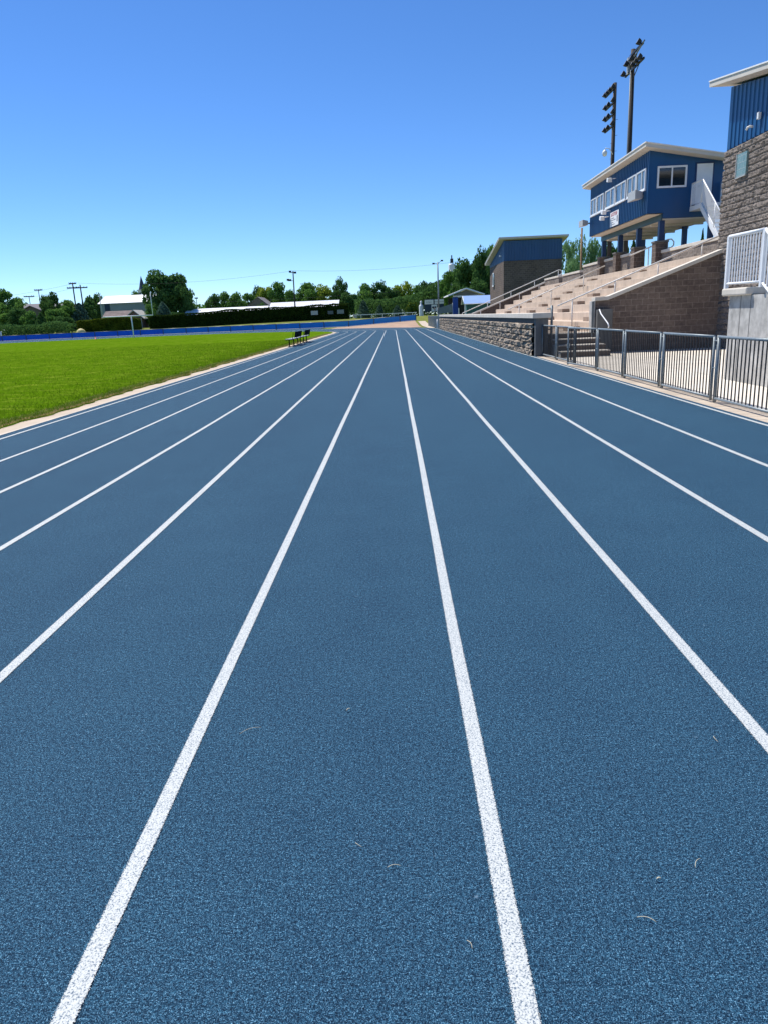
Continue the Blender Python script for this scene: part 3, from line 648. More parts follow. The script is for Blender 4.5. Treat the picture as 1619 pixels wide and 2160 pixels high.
def flood(label,x,y,z,group='small white floodlights on the press box front'):
    th=thing('floodlight',label,'floodlight',(x,y,z)); th['group']=group; m=MB(); m.cbox((x-.22,y+.02,z-.03),(.22,.30,.2),0,.2); m.build('housing','white',th,.01)
    m=MB(); m.tube([(x+.25,y,z+.05),(x-.15,y,z+.02)],.025,6); m.build('arm','white',th)
flood('white twin floodlight under the roof above the middle front windows',12.0,42.3,8.12)
flood('upper white floodlight just left of the banner',12.0,43.2,6.62)
flood('lower white floodlight just left of the banner',12.0,43.5,6.35)
bn=thing('banner','small white banner with red heading hanging below the press box windows','banner',(12.1,42.3,6.1))
m=MB(); m.box(12.10,12.115,41.5,43.05,5.78,6.52); m.build('sheet','white',bn)
def text(s_,size,loc,rot,mat,name,parent,ext=.002):
    cu=bpy.data.curves.new(name,'FONT'); cu.body=s_; cu.size=size; cu.extrude=ext; cu.align_x='CENTER'; cu.align_y='CENTER'
    ob=bpy.data.objects.new(name,cu); COL.objects.link(ob); dg=bpy.context.evaluated_depsgraph_get(); me=bpy.data.meshes.new_from_object(ob.evaluated_get(dg))
    bpy.data.objects.remove(ob); o2=bpy.data.objects.new(name,me); COL.objects.link(o2); me.materials.clear(); me.materials.append(M[mat]); o2.location=Vector(loc)-parent_loc(parent); o2.rotation_euler=rot; o2.parent=parent; return o2
RX=(math.pi/2,0,-math.pi/2)
text('& KSTORE',.26,(12.095,42.3,6.38),RX,'red','lettering',bn)
for i,(zz_,ww_) in enumerate(((6.2,.6),(6.1,.9),(5.98,.5),(5.88,.75))):
    m=MB(); m.box(12.094,12.099,42.9-ww_,42.9,zz_-.018,zz_+.018); m.build('text_line','grey',bn)
m=MB(); m.box(12.094,12.099,41.62,41.8,5.95,6.25); m.build('emblem','grey',bn)
# stair with white railings at the near end of the press box
st=thing('metal_stair','white metal stair with screened railings dropping from the press box door','stair',(14.2,35,3.44))
m=MB(); m.box(14.12,15.55,35.75,37.05,5.74,5.94); m.build('landing','white',st)
def rail_run(parent,x,pts,h,mat='white',scr='lightgrey'):
    m=MB(); m.tube([(x,y,z+h) for y,z in pts],.03,6); m.tube([(x,y,z+.06) for y,z in pts],.02,6)
    for i,(y,z) in enumerate(pts): m.tube([(x,y,z),(x,y,z+h)],.028,6)
    m.build('railing',mat,parent)
    m=MB()
    for (ya,za),(yb_,zb_) in zip(pts[:-1],pts[1:]):
        n=max(2,int(abs(yb_-ya)/.05))
        for i in range(1,n): f_=i/n; yy=ya+(yb_-ya)*f_; z_=za+(zb_-za)*f_; m.box(x-.006,x+.006,yy-.006,yy+.006,z_+.06,z_+h)
    m.build('infill','white',parent)
for x_ in (14.14,15.5):
    rail_run(st,x_,[(36.95,5.94),(35.75,5.94)],1.0); rail_run(st,x_,[(35.72,5.92),(34.2,4.75),(32.6,3.5)],1.0)
m=MB()
for x_ in (14.1,15.5): m.prism([(35.75,5.94),(32.5,3.44),(32.85,3.44),(35.75,5.66)],'x',x_,x_+.05)
m.build('stringer','white',st)
m=MB()
for i in range(12): m.box(14.16,15.49,35.5-.26*i-.14,35.5-.26*i+.14,5.74-.2*i-.02,5.74-.2*i+.02)
m.build('tread','galv',st)
# ================================================================= NEAR CONCRETE STAIR
cs=thing('concrete_stair','grey cast concrete stair block with white picket railing in front of the tall building','stair',(7,16,0))
m=MB(); m.prism([(16.0,-.02),(16.0,1.70),(14.5,1.70),(14.5,1.83),(14.35,1.80),(11.2,-.02)],'x',7.05,7.35); m.build('side_wall','conc',cs)
m=MB()
for i in range(10): m.box(7.35,8.9,11.2,14.5-.32*(9-i),max(-.02,.18*(i)-.18),.18*(i)) if False else m.box(7.35,8.9,14.5-.32*(9-i)-.32,14.5-.32*(9-i),-.02,.18*(i+1)-.02)
m.box(7.35,11.78,14.5,16.0,-.02,1.78); m.build('steps','conc',cs)
m=MB(); m.box(6.93,7.45,15.03,16.15,1.70,1.85); m.build('cap','coping',cs,.03)
m=MB(); m.box(7.047,7.052,15.47,15.49,0,1.7); m.box(7.047,7.052,15.04,15.06,0,1.7); m.build('joint','darkconc',cs)
def picket_rail(x,pts,h,nm):
    m=MB()
    for (ya,za),(yb_,zb_) in zip(pts[:-1],pts[1:]):
        m.tube([(x,ya,za+h),(x,yb_,zb_+h)],.035,8); m.tube([(x,ya,za+.1),(x,yb_,zb_+.1)],.025,8)
    m.build('top_rail','white',cs)
    for y,z in pts: mm_=MB(); mm_.box(x-.035,x+.035,y-.035,y+.035,z,z+h); mm_.build('post','white',cs)
    m=MB()
    for (ya,za),(yb_,zb_) in zip(pts[:-1],pts[1:]):
        n=max(2,int(math.hypot(yb_-ya,zb_-za)/.115))
        for i in range(1,n): f_=i/n; yy=ya+(yb_-ya)*f_; z_=za+(zb_-za)*f_; m.box(x-.01,x+.01,yy-.01,yy+.01,z_+.1,z_+h)
    m.build('pickets','white',cs)
picket_rail(7.0,[(16.1,1.85),(14.58,1.83),(12.6,.67),(11.3,0)],1.03,'a')
picket_rail(8.35,[(16.6,1.75),(14.9,1.75),(12.8,.6),(11.4,0)],.98,'b')
m=MB(); m.box(8.6,9.3,15.15,15.9,1.78,2.75); setp(m.build('utility_cabinet','lightgrey',None,.02),'light grey metal cabinet standing behind the white picket railing','cabinet')
# ================================================================= PICKET FENCE beside the track
FX=5.22
pf_=thing('picket_fence','galvanised picket fence panels with dark bars along the right side of the track','fence',(FX,17,0))
def panel(parent,a,b,top=1.05,nm='panel'):
    m=MB(); d=Vector((b[0]-a[0],b[1]-a[1],0)); L=d.length; d.normalize(); A_=Vector((a[0],a[1],0))
    m.tube([A_+d*.03+Vector((0,0,top)),A_+d*(L-.03)+Vector((0,0,top))],.024,8); m.tube([A_+d*.03+Vector((0,0,.07)),A_+d*(L-.03)+Vector((0,0,.07))],.022,8)
    for t_ in (.035,L-.035): m.tube([A_+d*t_+Vector((0,0,.02)),A_+d*t_+Vector((0,0,top))],.024,8)
    o_=m.build(nm,'galv',parent)
    m=MB(); n=int(L/.118)
    for i in range(1,n): 
        p_=A_+d*(L*i/n); m.cbox((p_.x,p_.y,(top+.07)/2),(.014,.02,top-.07))
    m.build('pickets','picket',o_)
FY=[7.3,9.75,12.2,14.65,17.05,19.35,21.75,24.2,26.55]
for i in range(len(FY)-1):
    if i==5: continue
    panel(pf_,(FX,FY[i]+.05),(FX,FY[i+1]-.05))
for i,y in enumerate(FY):
    m=MB(); m.tube([(FX+.03,y,0),(FX+.03,y,1.075)],.03,8); m.build('post','greypost',pf_)
    if i: m=MB(); m.tube([(FX-.01,y-.07,.55),(FX-.015,y,.56),(FX-.01,y+.07,.55)],.008,6); m.tube([(FX-.01,y-.07,.98),(FX-.015,y,.99),(FX-.01,y+.07,.98)],.008,6); m.build('tie','galv',pf_)
gt=thing('gate','galvanised picket gate leaf standing slightly ajar before the entry steps','gate',(FX,19.4,0))
panel(gt,(FX+.02,19.42),(FX-.22,21.65),1.05,'leaf'); m=MB(); m.box(FX-.27,FX-.2,21.5,21.56,.5,.62); m.build('latch','galv',gt)
# far grey gate beyond the stone wall
fg=thing('corrugated_gate','grey ribbed gate panel at the far end of the rough stone wall','gate',(4.98,82,0))
m=MB(); m.siding('y',80.2,107,4.98,-1,.02,1.32,.5,.08); m.build('panel','screen',fg); m=MB(); m.tube([(4.98,107,0),(4.98,107,1.4)],.06,8); m.build('post','galv',fg); m=MB(); m.tube([(4.88,84,0),(4.88,84,1.0)],.07,8); m.build('post','white',fg)
m=MB(); m.box(4.93,5.03,80.2,107,1.32,1.38); m.build('rail','galv',fg)
# ================================================================= BENCHES
def bench(label,y0,y1,b0):
    th=thing('bench',label,'bench',(-6.33,y0,0),'dark metal benches beside the infield')
    m=MB(); 
    for i in range(3): m.box(-6.70+.15*i,-6.57+.15*i,y0,y1,.44,.475)
    m.build('seat','benchseat',th,.008)
    n=2
    for i in range(n):
        a=b0+(y1-b0)*i/n+.04; b=b0+(y1-b0)*(i+1)/n-.04
        m=MB(); m.prism([(-6.28,.52),(-6.25,.52),(-6.18,.88),(-6.21,.88)],'y',a,b); m.build('backrest','benchblk',th,.006)
    for i in range(3):
        y=y0+.35+(y1-y0-.7)*i/2
        m=MB(); m.tube([(-6.48,y,0),(-6.48,y,.43)],.035,8); m.box(-6.70,-6.24,y-.03,y+.03,.40,.438); m.tube([(-6.30,y,.42),(-6.24,y,.55),(-6.19,y,.86)],.02,6); m.box(-6.58,-6.38,y-.1,y+.1,.0,.03); m.build('leg','benchblk',th)
bench('nearer dark bench beside the infield with its back to the track',46.3,51.2,47.6)
bench('farther dark bench beside the infield with its back to the track',51.9,56.4,52.9)
# ================================================================= POLES
def floodhead(parent,x,y,z,yaw=0,s=.72,mat='steel'):
    # housing with flared front facing -X and down
    m=MB(); V=[]
    for (d,r,h) in ((.2,.15,.14),(.0,.21,.19),(-.17,.22,.2)):
        for (a,b) in ((-1,-1),(1,-1),(1,1),(-1,1)):
            lx,ly,lz=d*s,a*r*s,b*h*s; t_=-.55; lx,lz=lx*math.cos(t_)-lz*math.sin(t_),lx*math.sin(t_)+lz*math.cos(t_); lz=-lz if False else lz
            X_=lx*math.cos(yaw)-ly*math.sin(yaw); Y_=lx*math.sin(yaw)+ly*math.cos(yaw); V.append((x+X_,y+Y_,z+lz+.0))
    V2=[(a,b,2*z-c) if False else (a,b,c) for a,b,c in V]
    F=[]
    for i in range(2):
        for k in range(4): F.append((i*4+k,i*4+(k+1)%4,i*4+4+(k+1)%4,i*4+4+k))
    F.append((3,2,1,0)); m.add(V2,F); h_=m.build('lamp_head',mat,parent)
    m=MB(); m.add([V2[8],V2[9],V2[10],V2[11]],[(0,1,2,3)]); m.build('lens','lens',h_)
def pole_tree(label,x,y,zt,r,levels,name='light_pole'):
    th=thing(name,label,'light pole',(x,y,0)); m=MB(); m.tube([(x,y,0),(x,y,zt)],r*1.25,12,r*.85); m.build('pole','wood',th)
    for z,ys_,dx in levels:
        m=MB(); m.box(x-.2,x-.08,min(y-.1,y+min(ys_)-.2),max(y+.1,y+max(ys_)+.2),z-.06,z+.06); m.tube([(x-.1,y+min(ys_)*.7,z),(x,y,z-.6)],.03,6); m.build('crossarm','steel',th)
        for q_ in ys_: floodhead(th,x-.35+dx,y+q_,z+.12)
    return th
P1=pole_tree('tallest wooden light pole rising behind the press box roof',16.9,56,18.3,.17,[(17.9,(-2.3,),.0),(17.4,(-.8,.3),0),(16.95,(-2.6,-1.9,-1.2,.9),0)])
m=MB(); m.box(16.65,16.85,56.2,56.5,16.9,17.9); m.build('control_box','lightgrey',P1); m=MB(); m.tube([(16.72,55.8,3),(16.72,55.8,17)],.03,6); m.build('conduit','galv',P1)
m=MB(); m.tube([(16.75,55.7,17.5),(16.75,53.2,17.95)],.05,6); m.build('brace','galv',P1)
P2=pole_tree('wooden light pole with four tiers of floodlights behind the press box roof',17.45,62,17.9,.15,[(17.45,(-.3,.5,1.2,1.9),.1),(16.5,(-.5,.8,1.7),.1),(15.7,(-.5,.8,1.7),.1),(14.9,(-.5,.8,1.7),.1)])
m=MB()
for i in range(18): m.tube([(17.45,61.9,6+i*.55),(17.72 if i%2 else 17.2,61.9,6+i*.55)],.012,5)
m.build('climbing_rungs','steel',P2)
m=MB(); m.tube([(17.4,61.8,12.9),(17.1,61.7,13.3),(16.8,61.7,13.35),(16.75,61.7,13.25)],.03,6); m.lathe((16.75,61.7,12.9),[(.03,.35),(.16,.22),(.2,.1),(.14,-.1),(.02,-.14)],10); m.build('area_lamp','white',P2)
m=MB(); m.tube([(14.0,57,0),(14.0,57,7.2)],.07,8); setp(m.build('wooden_post','brownwood'),'plain tan wooden post behind the bleacher left of the press box','post')
lp=thing('lamp_post','slim grey pole with two small lamp heads beyond the blue roofed shed','light pole',(6.75,112,0))
m=MB(); m.tube([(6.75,112,0),(6.75,112,8.85)],.13,10,.09); m.build('pole','galv',lp)
for s_,z_ in ((-1,8.7),(1,9.05)): m=MB(); m.tube([(6.75,112,8.6),(6.75+s_*.55,112,z_)],.035,6); m.cbox((6.75+s_*.62,112,z_-.02),(.34,.22,.2)); m.build('lamp_head','steel',lp)
fp=thing('light_pole','field light pole standing in front of the long bright roof behind the hedge','light pole',(-21.8,170,1.3))
m=MB(); m.tube([(-21.8,170,1.2),(-21.65,170,12.1)],.17,8,.12); m.build('pole','wood',fp)
m=MB(); m.box(-22.35,-20.95,169.9,170.1,11.75,11.9); m.build('crossarm','steel',fp)
for x_,z_ in ((-22.3,12.0),(-21.2,11.75),(-22.9,10.3),(-22.4,10.2)): m=MB(); m.cbox((x_,170,z_),(.5,.4,.4)); m.build('lamp_head','steel',fp)
m=MB(); m.box(-22.9,-21.7,169.95,170.05,10.0,10.1); m.build('crossarm','steel',fp)
def upole(label,x,y,z,arms,lean=0,r=.19):
    th=thing('utility_pole',label,'utility pole',(x,y,1.2),'wooden utility poles behind the left trees'); m=MB(); m.tube([(x+lean,y,1.1),(x,y,z)],r,8,r*.8); m.build('pole','wood',th)
    for dz,wd in arms:
        m=MB(); m.box(x-wd,x+wd,y-.1,y+.1,z-dz-.13,z-dz+.13); m.build('crossarm','wood',th)
        for q_ in (-.95,-.5,.5,.95): m=MB(); m.lathe((x+q_*wd,y,z-dz+.09),[(.05,0),(.09,.08),(.05,.2),(.01,.25)],6); m.build('insulator','steel',th)
upole('taller of the twin utility poles, on the left, with two crossarms',-77.4,185,12.7,[(.25,.9),(1.25,1.5)])
upole('shorter of the twin utility poles, on the right, with one long crossarm',-75.6,185,12.1,[(.7,1.7)])
upole('utility pole with a short crossarm rising out of the split leafy tree',-95.3,205,12.6,[(.25,1.1)],r=.12)
upole('distant utility pole with a wide crossarm above the grey roof',-102.9,215,11.4,[(.15,1.5)],r=.12)
upole('thin distant utility pole right of the huge dark tree',-59.2,230,9.6,[(.4,.5)],r=.12)
def wire(label,a,b,sag,r=.022):
    m=MB(); A_,B_=Vector(a),Vector(b); m.tube([A_.lerp(B_,t)-Vector((0,0,sag*4*t*(1-t))) for t in np.linspace(0,1,24)],r,4,cap=False); setp(m.build('power_line','wire'),label,'power line',group='power lines strung across the sky')
wire('power line running left from the top of the twin utility poles',(-77.4,185,12.4),(-150,215,13.5),2.5)
wire('lower power line running left from the twin utility poles',(-77.4,185,11.4),(-150,214,12.2),2.8)
wire('long power line from the twin utility poles to the field light pole',(-76,185,12.5),(-21.7,172,12.3),1.2)
wire('long power line from the field light pole past the slim lamp pole',(-21.7,172,12.3),(32,165,14.5),1.6)
wire('low cable crossing in front of the trees above the long bright roof',(-60,200,7.2),(30,190,8.6),.8)
# goal post
gp=thing('goal_post','white football goal post with crossbar and two uprights at the far end of the infield','goal post',(-38.8,112,0))
m=MB(); m.tube([(-38.8,112,0),(-38.8,112,3.2)],.09,8); m.build('base_post','white',gp)
m=MB(); m.tube([(-43.1,112,3.2),(-35.55,112,3.2)],.08,8); m.build('crossbar','white',gp)
for x_ in (-43.1,-35.55): m=MB(); m.tube([(x_,112,3.2),(x_,112,6.4)],.055,8); m.build('upright','white' if x_>-40 else 'lightgrey',gp)
# cone on far track edge
m=MB(); m.lathe((-46.2,116,.02),[(.2,0),(.2,.03),(.12,.04),(.03,.4),(.001,.4)],10); setp(m.build('marker_cone','red'),'tiny orange red marker cone at the far edge of the infield','cone')
# ================================================================= FAR BUILDINGS
def gable(name,label,cat,x0,x1,y0,y1,zb,ze,zr,wall,roof,axis='x',oh=.4,extra=None):
    th=thing(name,label,cat,((x0+x1)/2,y0,zb))
    m=MB()
    if axis=='x':
        ym=(y0+y1)/2; m.prism([(y0,zb),(y1,zb),(y1,ze),(ym,zr),(y0,ze)],'x',x0,x1); m.build('wall',wall,th)
        s=(zr-ze)/(ym-y0); m=MB(); t=.12
        m.prism([(y0-oh,ze-s*oh),(ym,zr),(y1+oh,ze-s*oh),(y1+oh,ze-s*oh+t),(ym,zr+t),(y0-oh,ze-s*oh+t)],'x',x0-oh,x1+oh)
    else:
        xm=(x0+x1)/2; m.prism([(x0,zb),(x1,zb),(x1,ze),(xm,zr),(x0,ze)],'y',y0,y1); m.build('wall',wall,th)
        s=(zr-ze)/(xm-x0); m=MB(); t=.12
        m.prism([(x0-oh,ze-s*oh),(xm,zr),(x1+oh,ze-s*oh),(x1+oh,ze-s*oh+t),(xm,zr+t),(x0-oh,ze-s*oh+t)],'y',y0-oh,y1+oh)
    rr=m.build('roof',roof,th); return th
hall=gable('hall','tall grey green hall with a bright white metal roof left of the huge tree','building',-79.2,-62,205,217,1.2,8.1,10.1,'tealwall','whiteroof')
m=MB(); m.box(-77.9,-76.5,204.93,204.99,1.3,8.0); m.build('door','navyboard',hall)
bh=gable('small_house','low brown roofed house with a faded gable above the clipped hedge','house',-68.3,-62.5,178,184,1.2,4.0,5.4,'pinkwall','brownshingle')
m=MB(); m.prism([(-62.6,1.2),(-58.9,1.2),(-58.9,3.7),(-60.6,5.2),(-62.6,3.7)],'y',177,183); m.build('gable_wing','pinkwall',bh)
m=MB(); m.prism([(-62.9,3.6),(-60.6,5.3),(-58.2,3.3),(-58.2,3.5),(-60.6,5.5),(-62.9,3.8)],'y',176.6,183); m.build('gable_roof','palewall',bh)
for x_ in (-61.9,-59.6,-59.0): m=MB(); m.box(x_-.1,x_+.1,176.8,176.95,1.0,3.6); m.build('porch_post','palewall',bh)
m=MB(); m.box(-61.3,-60.5,176.9,176.99,1.3,3.2); m.build('door','black',bh)
gh=gable('house','long grey shingled house behind the left hand shrubs','house',-104.5,-88.8,205,214,1.2,6.9,8.9,'tanwall','shingle')
m=MB(); m.prism([(-100,1.2),(-94.9,1.2),(-94.9,7.0),(-97.4,8.1),(-100,7.0)],'y',203.4,206); m.build('gable_wing','tanwall',gh)
m=MB(); m.prism([(-100.4,6.9),(-97.4,8.2),(-94.5,6.9),(-94.5,7.1),(-97.4,8.4),(-100.4,7.1)],'y',203,208.5); m.build('gable_roof','shingle',gh)
m=MB(); m.box(-98.2,-96.6,203.3,203.39,4.0,5.6); m.build('window','darkglass',gh)
lb=gable('long_building','long low pale building with a white roof, left one behind the hedge','building',-50.6,-31.9,186,196,1.2,4.0,5.25,'palewall','whiteroof',oh=.9)
for x_ in (-49,-47.2,-40,-37): m=MB(); m.box(x_-.5,x_+.5,185.93,185.99,2.6,3.6); m.build('window','darkglass',lb)
gable('long_building','long building with a bright ribbed white roof behind the hedge, right one','building',-29.9,-13.5,185.5,195,1.2,4.3,5.9,'palewall','ribroof')
th=gable('house','tan house with a tall plain gable between the two long white roofs','house',-41,-34.8,215,226,1.2,5.9,8.3,'tanwall','shingle',axis='y')
m=MB(); m.box(-37.6,-36.6,214.93,214.99,4.6,5.6); m.build('window','palewall',th)
ch=thing('church_steeple','white belfry with a dark needle spire rising beside the huge tree','steeple',(-104.5,320,1.2))
m=MB(); m.box(-106.3,-103.1,318.5,321.5,1.2,16.2); m.build('belfry','white',ch); m=MB(); m.box(-106.6,-102.8,318.2,321.8,16.2,16.6); m.build('cornice','white',ch)
m=MB(); m.lathe((-104.7,320,16.6),[(1.75,0),(1.3,.9),(.03,5.6)],8); m.build('spire','slate',ch)
for x_ in (-105.4,-104.0): m=MB(); m.box(x_-.35,x_+.35,318.42,318.49,13.9,15.5); m.build('louvre','slate',ch)
el=thing('grain_elevator','pale grain elevator tower with dark machinery on top beyond the trees','grain elevator',(33,420,1.2))
m=MB(); m.lathe((33,420,1.2),[(1.9,0),(1.9,25.6),(1.7,26.3),(.01,26.5)],16); m.build('silo','white',el)
m=MB(); m.box(32.2,33.8,419.2,420.8,28,30.2); m.box(32.7,33.3,419.7,420.3,30.2,32); 
for a in (-.9,.9): m.tube([(33+a*2,420,20),(33+a*.4,420,30)],.15,6)
m.build('headhouse','steel',el)
m=MB(); m.tube([(32.3,417.6,24),(26,417,14)],.35,6); m.build('spout','palewall',el)
# pavilion, shed, scoreboard
pv=thing('pavilion','open pavilion with blue columns and a low brown gable roof','pavilion',(9.9,104,0))
m=MB(); m.prism([(7.5,3.80),(9.95,4.65),(12.4,3.80),(12.4,3.96),(9.95,4.82),(7.5,3.96)],'y',102.5,112); m.build('roof','fascia',pv)
m=MB(); m.prism([(8.1,3.86),(9.95,4.55),(11.8,3.86)],'y',103,103.2); m.build('gable_panel','tanwall',pv); m=MB(); m.box(8.2,11.7,103,103.25,3.62,3.85); m.build('beam','offwhite',pv)
for x_ in (8.5,11.3):
    for y_ in (103.3,111): m=MB(); m.box(x_-.33,x_+.33,y_-.3,y_+.3,0,3.7); m.build('column','royal',pv)
m=MB(); m.box(8.1,11.8,110.6,110.8,0,3.7); m.build('back_wall','black',pv)
sh=thing('shed','small green shed with a pale blue metal roof left of the far block building','shed',(10.5,95.5,0))
m=MB(); m.prism([(95,0),(98,0),(98,2.6),(96.5,3.4),(95,2.6)],'x',9.2,14.5); m.build('wall','tealgreen',sh)
m=MB(); m.prism([(94.7,2.62),(96.5,3.55),(98.3,2.62),(98.3,2.68),(96.5,3.62),(94.7,2.68)],'x',8.9,14.8); m.build('roof','shedroof',sh)
m=MB(); m.tube([(8.88,94.7,2.62),(8.88,96.5,3.57),(8.88,98.3,2.62)],.06,6); m.tube([(8.9,94.7,2.6),(14.8,94.7,2.6)],.05,6); m.box(8.95,9.07,94.8,94.95,0,2.6); m.box(8.3,8.42,96.4,96.5,0,2.2); m.build('trim','white',sh)
def S(x): return x*1.4
def Zs(z): return 1.6+(z-1.6)*1.4
YS=165.
sb=thing('scoreboard','navy scoreboard with two white header boards and an emblem panel beside the lamp pole','scoreboard',(S(6.4),YS,1.3))
m=MB(); m.box(S(4.9),S(7.9),YS,YS+.2,Zs(1.95),Zs(3.05)); m.build('board','navyboard',sb)
for a,b,tx_ in ((4.95,6.32,'& Mason'),(6.48,7.93,'KIRK MASON')):
    m=MB(); m.box(S(a),S(b),YS-.05,YS+.1,Zs(3.08),Zs(3.75)); h_=m.build('header','white',sb)
    text(tx_,.34,(S((a+b)/2),YS-.06,Zs(3.4)),(math.pi/2,0,0),'grey','lettering',sb)
m=MB(); m.box(S(4.85),S(7.98),YS+.1,YS+.25,Zs(3.0),Zs(3.85)); m.build('header_frame','black',sb)
m=MB(); m.box(S(5.98),S(6.85),YS-.1,YS-.02,Zs(1.97),Zs(3.0)); em=m.build('emblem_panel','white',sb)
m=MB(); cx=S(6.41)
for s_ in (-1,1): m.add([(cx+s_*.25+.25*math.cos(t),YS-.115,Zs(2.6)+.2*math.sin(t)) for t in np.linspace(0,2*math.pi,14)[:-1]],[tuple(range(13))])
m.add([(cx-.3,YS-.117,Zs(2.55)),(cx+.3,YS-.117,Zs(2.55)),(cx,YS-.117,Zs(2.2))],[(0,1,2)]); m.build('emblem','navyboard',em)
for x_ in (S(5.2),S(7.6)): m=MB(); m.box(x_-.08,x_+.08,YS+.2,YS+.35,1.1,Zs(3.0)); m.build('post','steel',sb)
tk=thing('water_tank','white upright tank with a small dome beside the scoreboard','tank',(6.2,YS+1,1.3))
m=MB(); m.lathe((6.2,YS+1,1.2),[(.5,0),(.5,2.1),(.38,2.4),(.2,2.5),(.25,2.9),(.2,3.2),(.01,3.3)],14); m.build('body','white',tk)
mf=thing('mesh_fence','grey mesh screened fence rising toward the pavilion','fence',(6.9,100,0))
m=MB(); m.prism([(5.9,1.6),(7.85,1.7),(7.85,2.8),(5.9,2.3)],'y',100,100.05); m.build('screen','screen',mf)
for x_,z_ in ((5.9,2.4),(7.85,2.9)): m=MB(); m.tube([(x_,100,0),(x_,100,z_)],.05,6); m.build('post','galv',mf)
m=MB(); m.box(5.85,7.9,99.8,100.2,1.35,1.5); m.build('curb','offwhite',mf); m=MB(); m.box(5.9,7.85,99.85,100.15,0,1.35); m.build('base_wall','block',mf)
m=MB(); m.tube([(5.35,97,0),(5.35,97,2.4)],.06,6); setp(m.build('fence_post','steel'),'dark slender post at the far end of the rough stone wall','post')
# white rail on the bank
gr=thing('white_rail','long low white rail on the grass bank behind the blue fence','rail',(-1,168,1.3))
m=MB(); m.box(-9.6,5.2,167.94,168.06,2.02,2.17); m.build('rail','white',gr)
for x_ in np.arange(-9.4,5.2,2.4): m=MB(); m.box(x_-.06,x_+.06,168.08,168.2,1.1,2.1); m.build('post','white',gr)
m=MB(); m.cbox((-8.3,167.5,1.75),(.7,.5,.55),.3); m.cbox((-8.5,167.5,2.15),(.3,.3,.4)); setp(m.build('covered_equipment','palewall'),'small pale covered equipment at the hedge end of the white rail','equipment')
# dugout like yellow canopy + garden odds behind the blue fence
cy=MB(); cy.lathe((-66.6,160,.6),[(1.0,0),(1.0,.3),(.75,.85),(.3,1.15),(.01,1.2)],12); setp(cy.build('canopy','yellowtan'),'small pale yellow dome canopy behind the blue fence left of the hedge','canopy')
for i,(x_,l_) in enumerate(((-81.5,'rounded white headstone shaped board behind the blue fence at far left'),(-79.2,'narrow white post behind the blue fence right of the white board'))):
    m=MB(); wd=.38 if i==0 else .14
    m.prism([(x_-wd,0),(x_+wd,0),(x_+wd,1.5),(x_+wd*.5,1.9),(x_-wd*.5,1.9),(x_-wd,1.5)],'y',151,151.1); setp(m.build('white_board','white'),l_,'board')
# ================================================================= HEDGES
def leafcards(n,P,Nrm,size,seed,flat=.5):
    r=np.random.RandomState(seed); P=np.asarray(P); d=r.normal(size=(n,3)); d/=np.linalg.norm(d,axis=1)[:,None]
    nn=Nrm*flat+d*(1-flat)+1e-6; nn/=np.linalg.norm(nn,axis=1)[:,None]
    a=np.cross(nn,r.normal(size=(n,3))); a/=np.linalg.norm(a,axis=1)[:,None]; b=np.cross(nn,a)
    s=(size*(.55+.9*r.rand(n)))[:,None]
    V=np.stack([P-a*s*.5,P+b*s*.32-a*s*.05,P+a*s*.55,P-b*s*.32],1); return V.reshape(-1,3)
def cardmesh(name,V,mat,extra=None):
    n=len(V)//4; me=bpy.data.meshes.new(name); ev=np.zeros((0,3)) if extra is None else np.array(extra[0]); ef=[] if extra is None else extra[1]
    F=(np.arange(4*n).reshape(-1,4)).tolist()+[[i+4*n for i in f] for f in ef]
    me.from_pydata(np.vstack([V,ev]).tolist(),[],F); me.materials.append(M[mat]); me.update(); return me
def hedge(label,pts,y,depth,mat,n,seed):
    # pts: (x, zbase, ztop) along the hedge
    r=np.random.RandomState(seed); xs=np.array([p[0] for p in pts]); zb=np.array([p[1] for p in pts]); zt=np.array([p[2] for p in pts])
    x=xs[0]+(xs[-1]-xs[0])*r.rand(n); lo=np.interp(x,xs,zb); hi=np.interp(x,xs,zt)+.35*(vn(x*.7,x*0+seed,3)-.5)
    side=r.rand(n); z=lo+(hi-lo)*r.rand(n); yy=y+.25*(vn(x*1.3,z*1.3,3)-.5)*2
    Nn=np.tile([0,-1.,0],(n,1)); top=side>.6; z=np.where(top,hi+.12*r.rand(n),z); yy=np.where(top,y+depth*r.rand(n),yy); Nn[top]=(0,0,1)
    V=leafcards(n,np.stack([x,yy,z],1),Nn,.30,seed,.35)
    b=MB(); q=[]
    for i in range(len(pts)-1):
        a,c=pts[i],pts[i+1]
        b.add([(a[0],y+.25,a[1]-.1),(c[0],y+.25,c[1]-.1),(c[0],y+depth,c[1]-.1),(a[0],y+depth,a[1]-.1),(a[0],y+.25,a[2]-.2),(c[0],y+.25,c[2]-.2),(c[0],y+depth,c[2]-.2),(a[0],y+depth,a[2]-.2)],[(3,2,1,0),(4,5,6,7),(0,1,5,4),(1,2,6,5),(2,3,7,6),(3,0,4,7)])
    th=thing('hedge',label,'hedge',(xs.mean(),y,zb.mean())); me=cardmesh('foliage',V-np.array([xs.mean(),y,zb.mean()]),mat); o=bpy.data.objects.new('foliage',me); COL.objects.link(o); o.parent=th
    b.build('inner_growth',mat,th)
hedge('clipped hedge with yellow green top left of the brown roofed house',[(-69.4,.2,3.3),(-66,.2,3.5),(-62,.2,3.7),(-58,.2,3.7),(-55.9,.2,3.2)],165,2.5,'hedgey',9000,4)
hedge('very long tall dark clipped hedge stretching to the white rail',[(-53.4,.3,3.7),(-48,.9,3.8),(-44,1.1,3.8),(-40,1.1,4.0),(-36,1.1,4.25),(-23.5,1.15,4.3),(-16,1.25,4.4),(-9.6,1.3,4.5)],165,2.6,'hedge',26000,6)
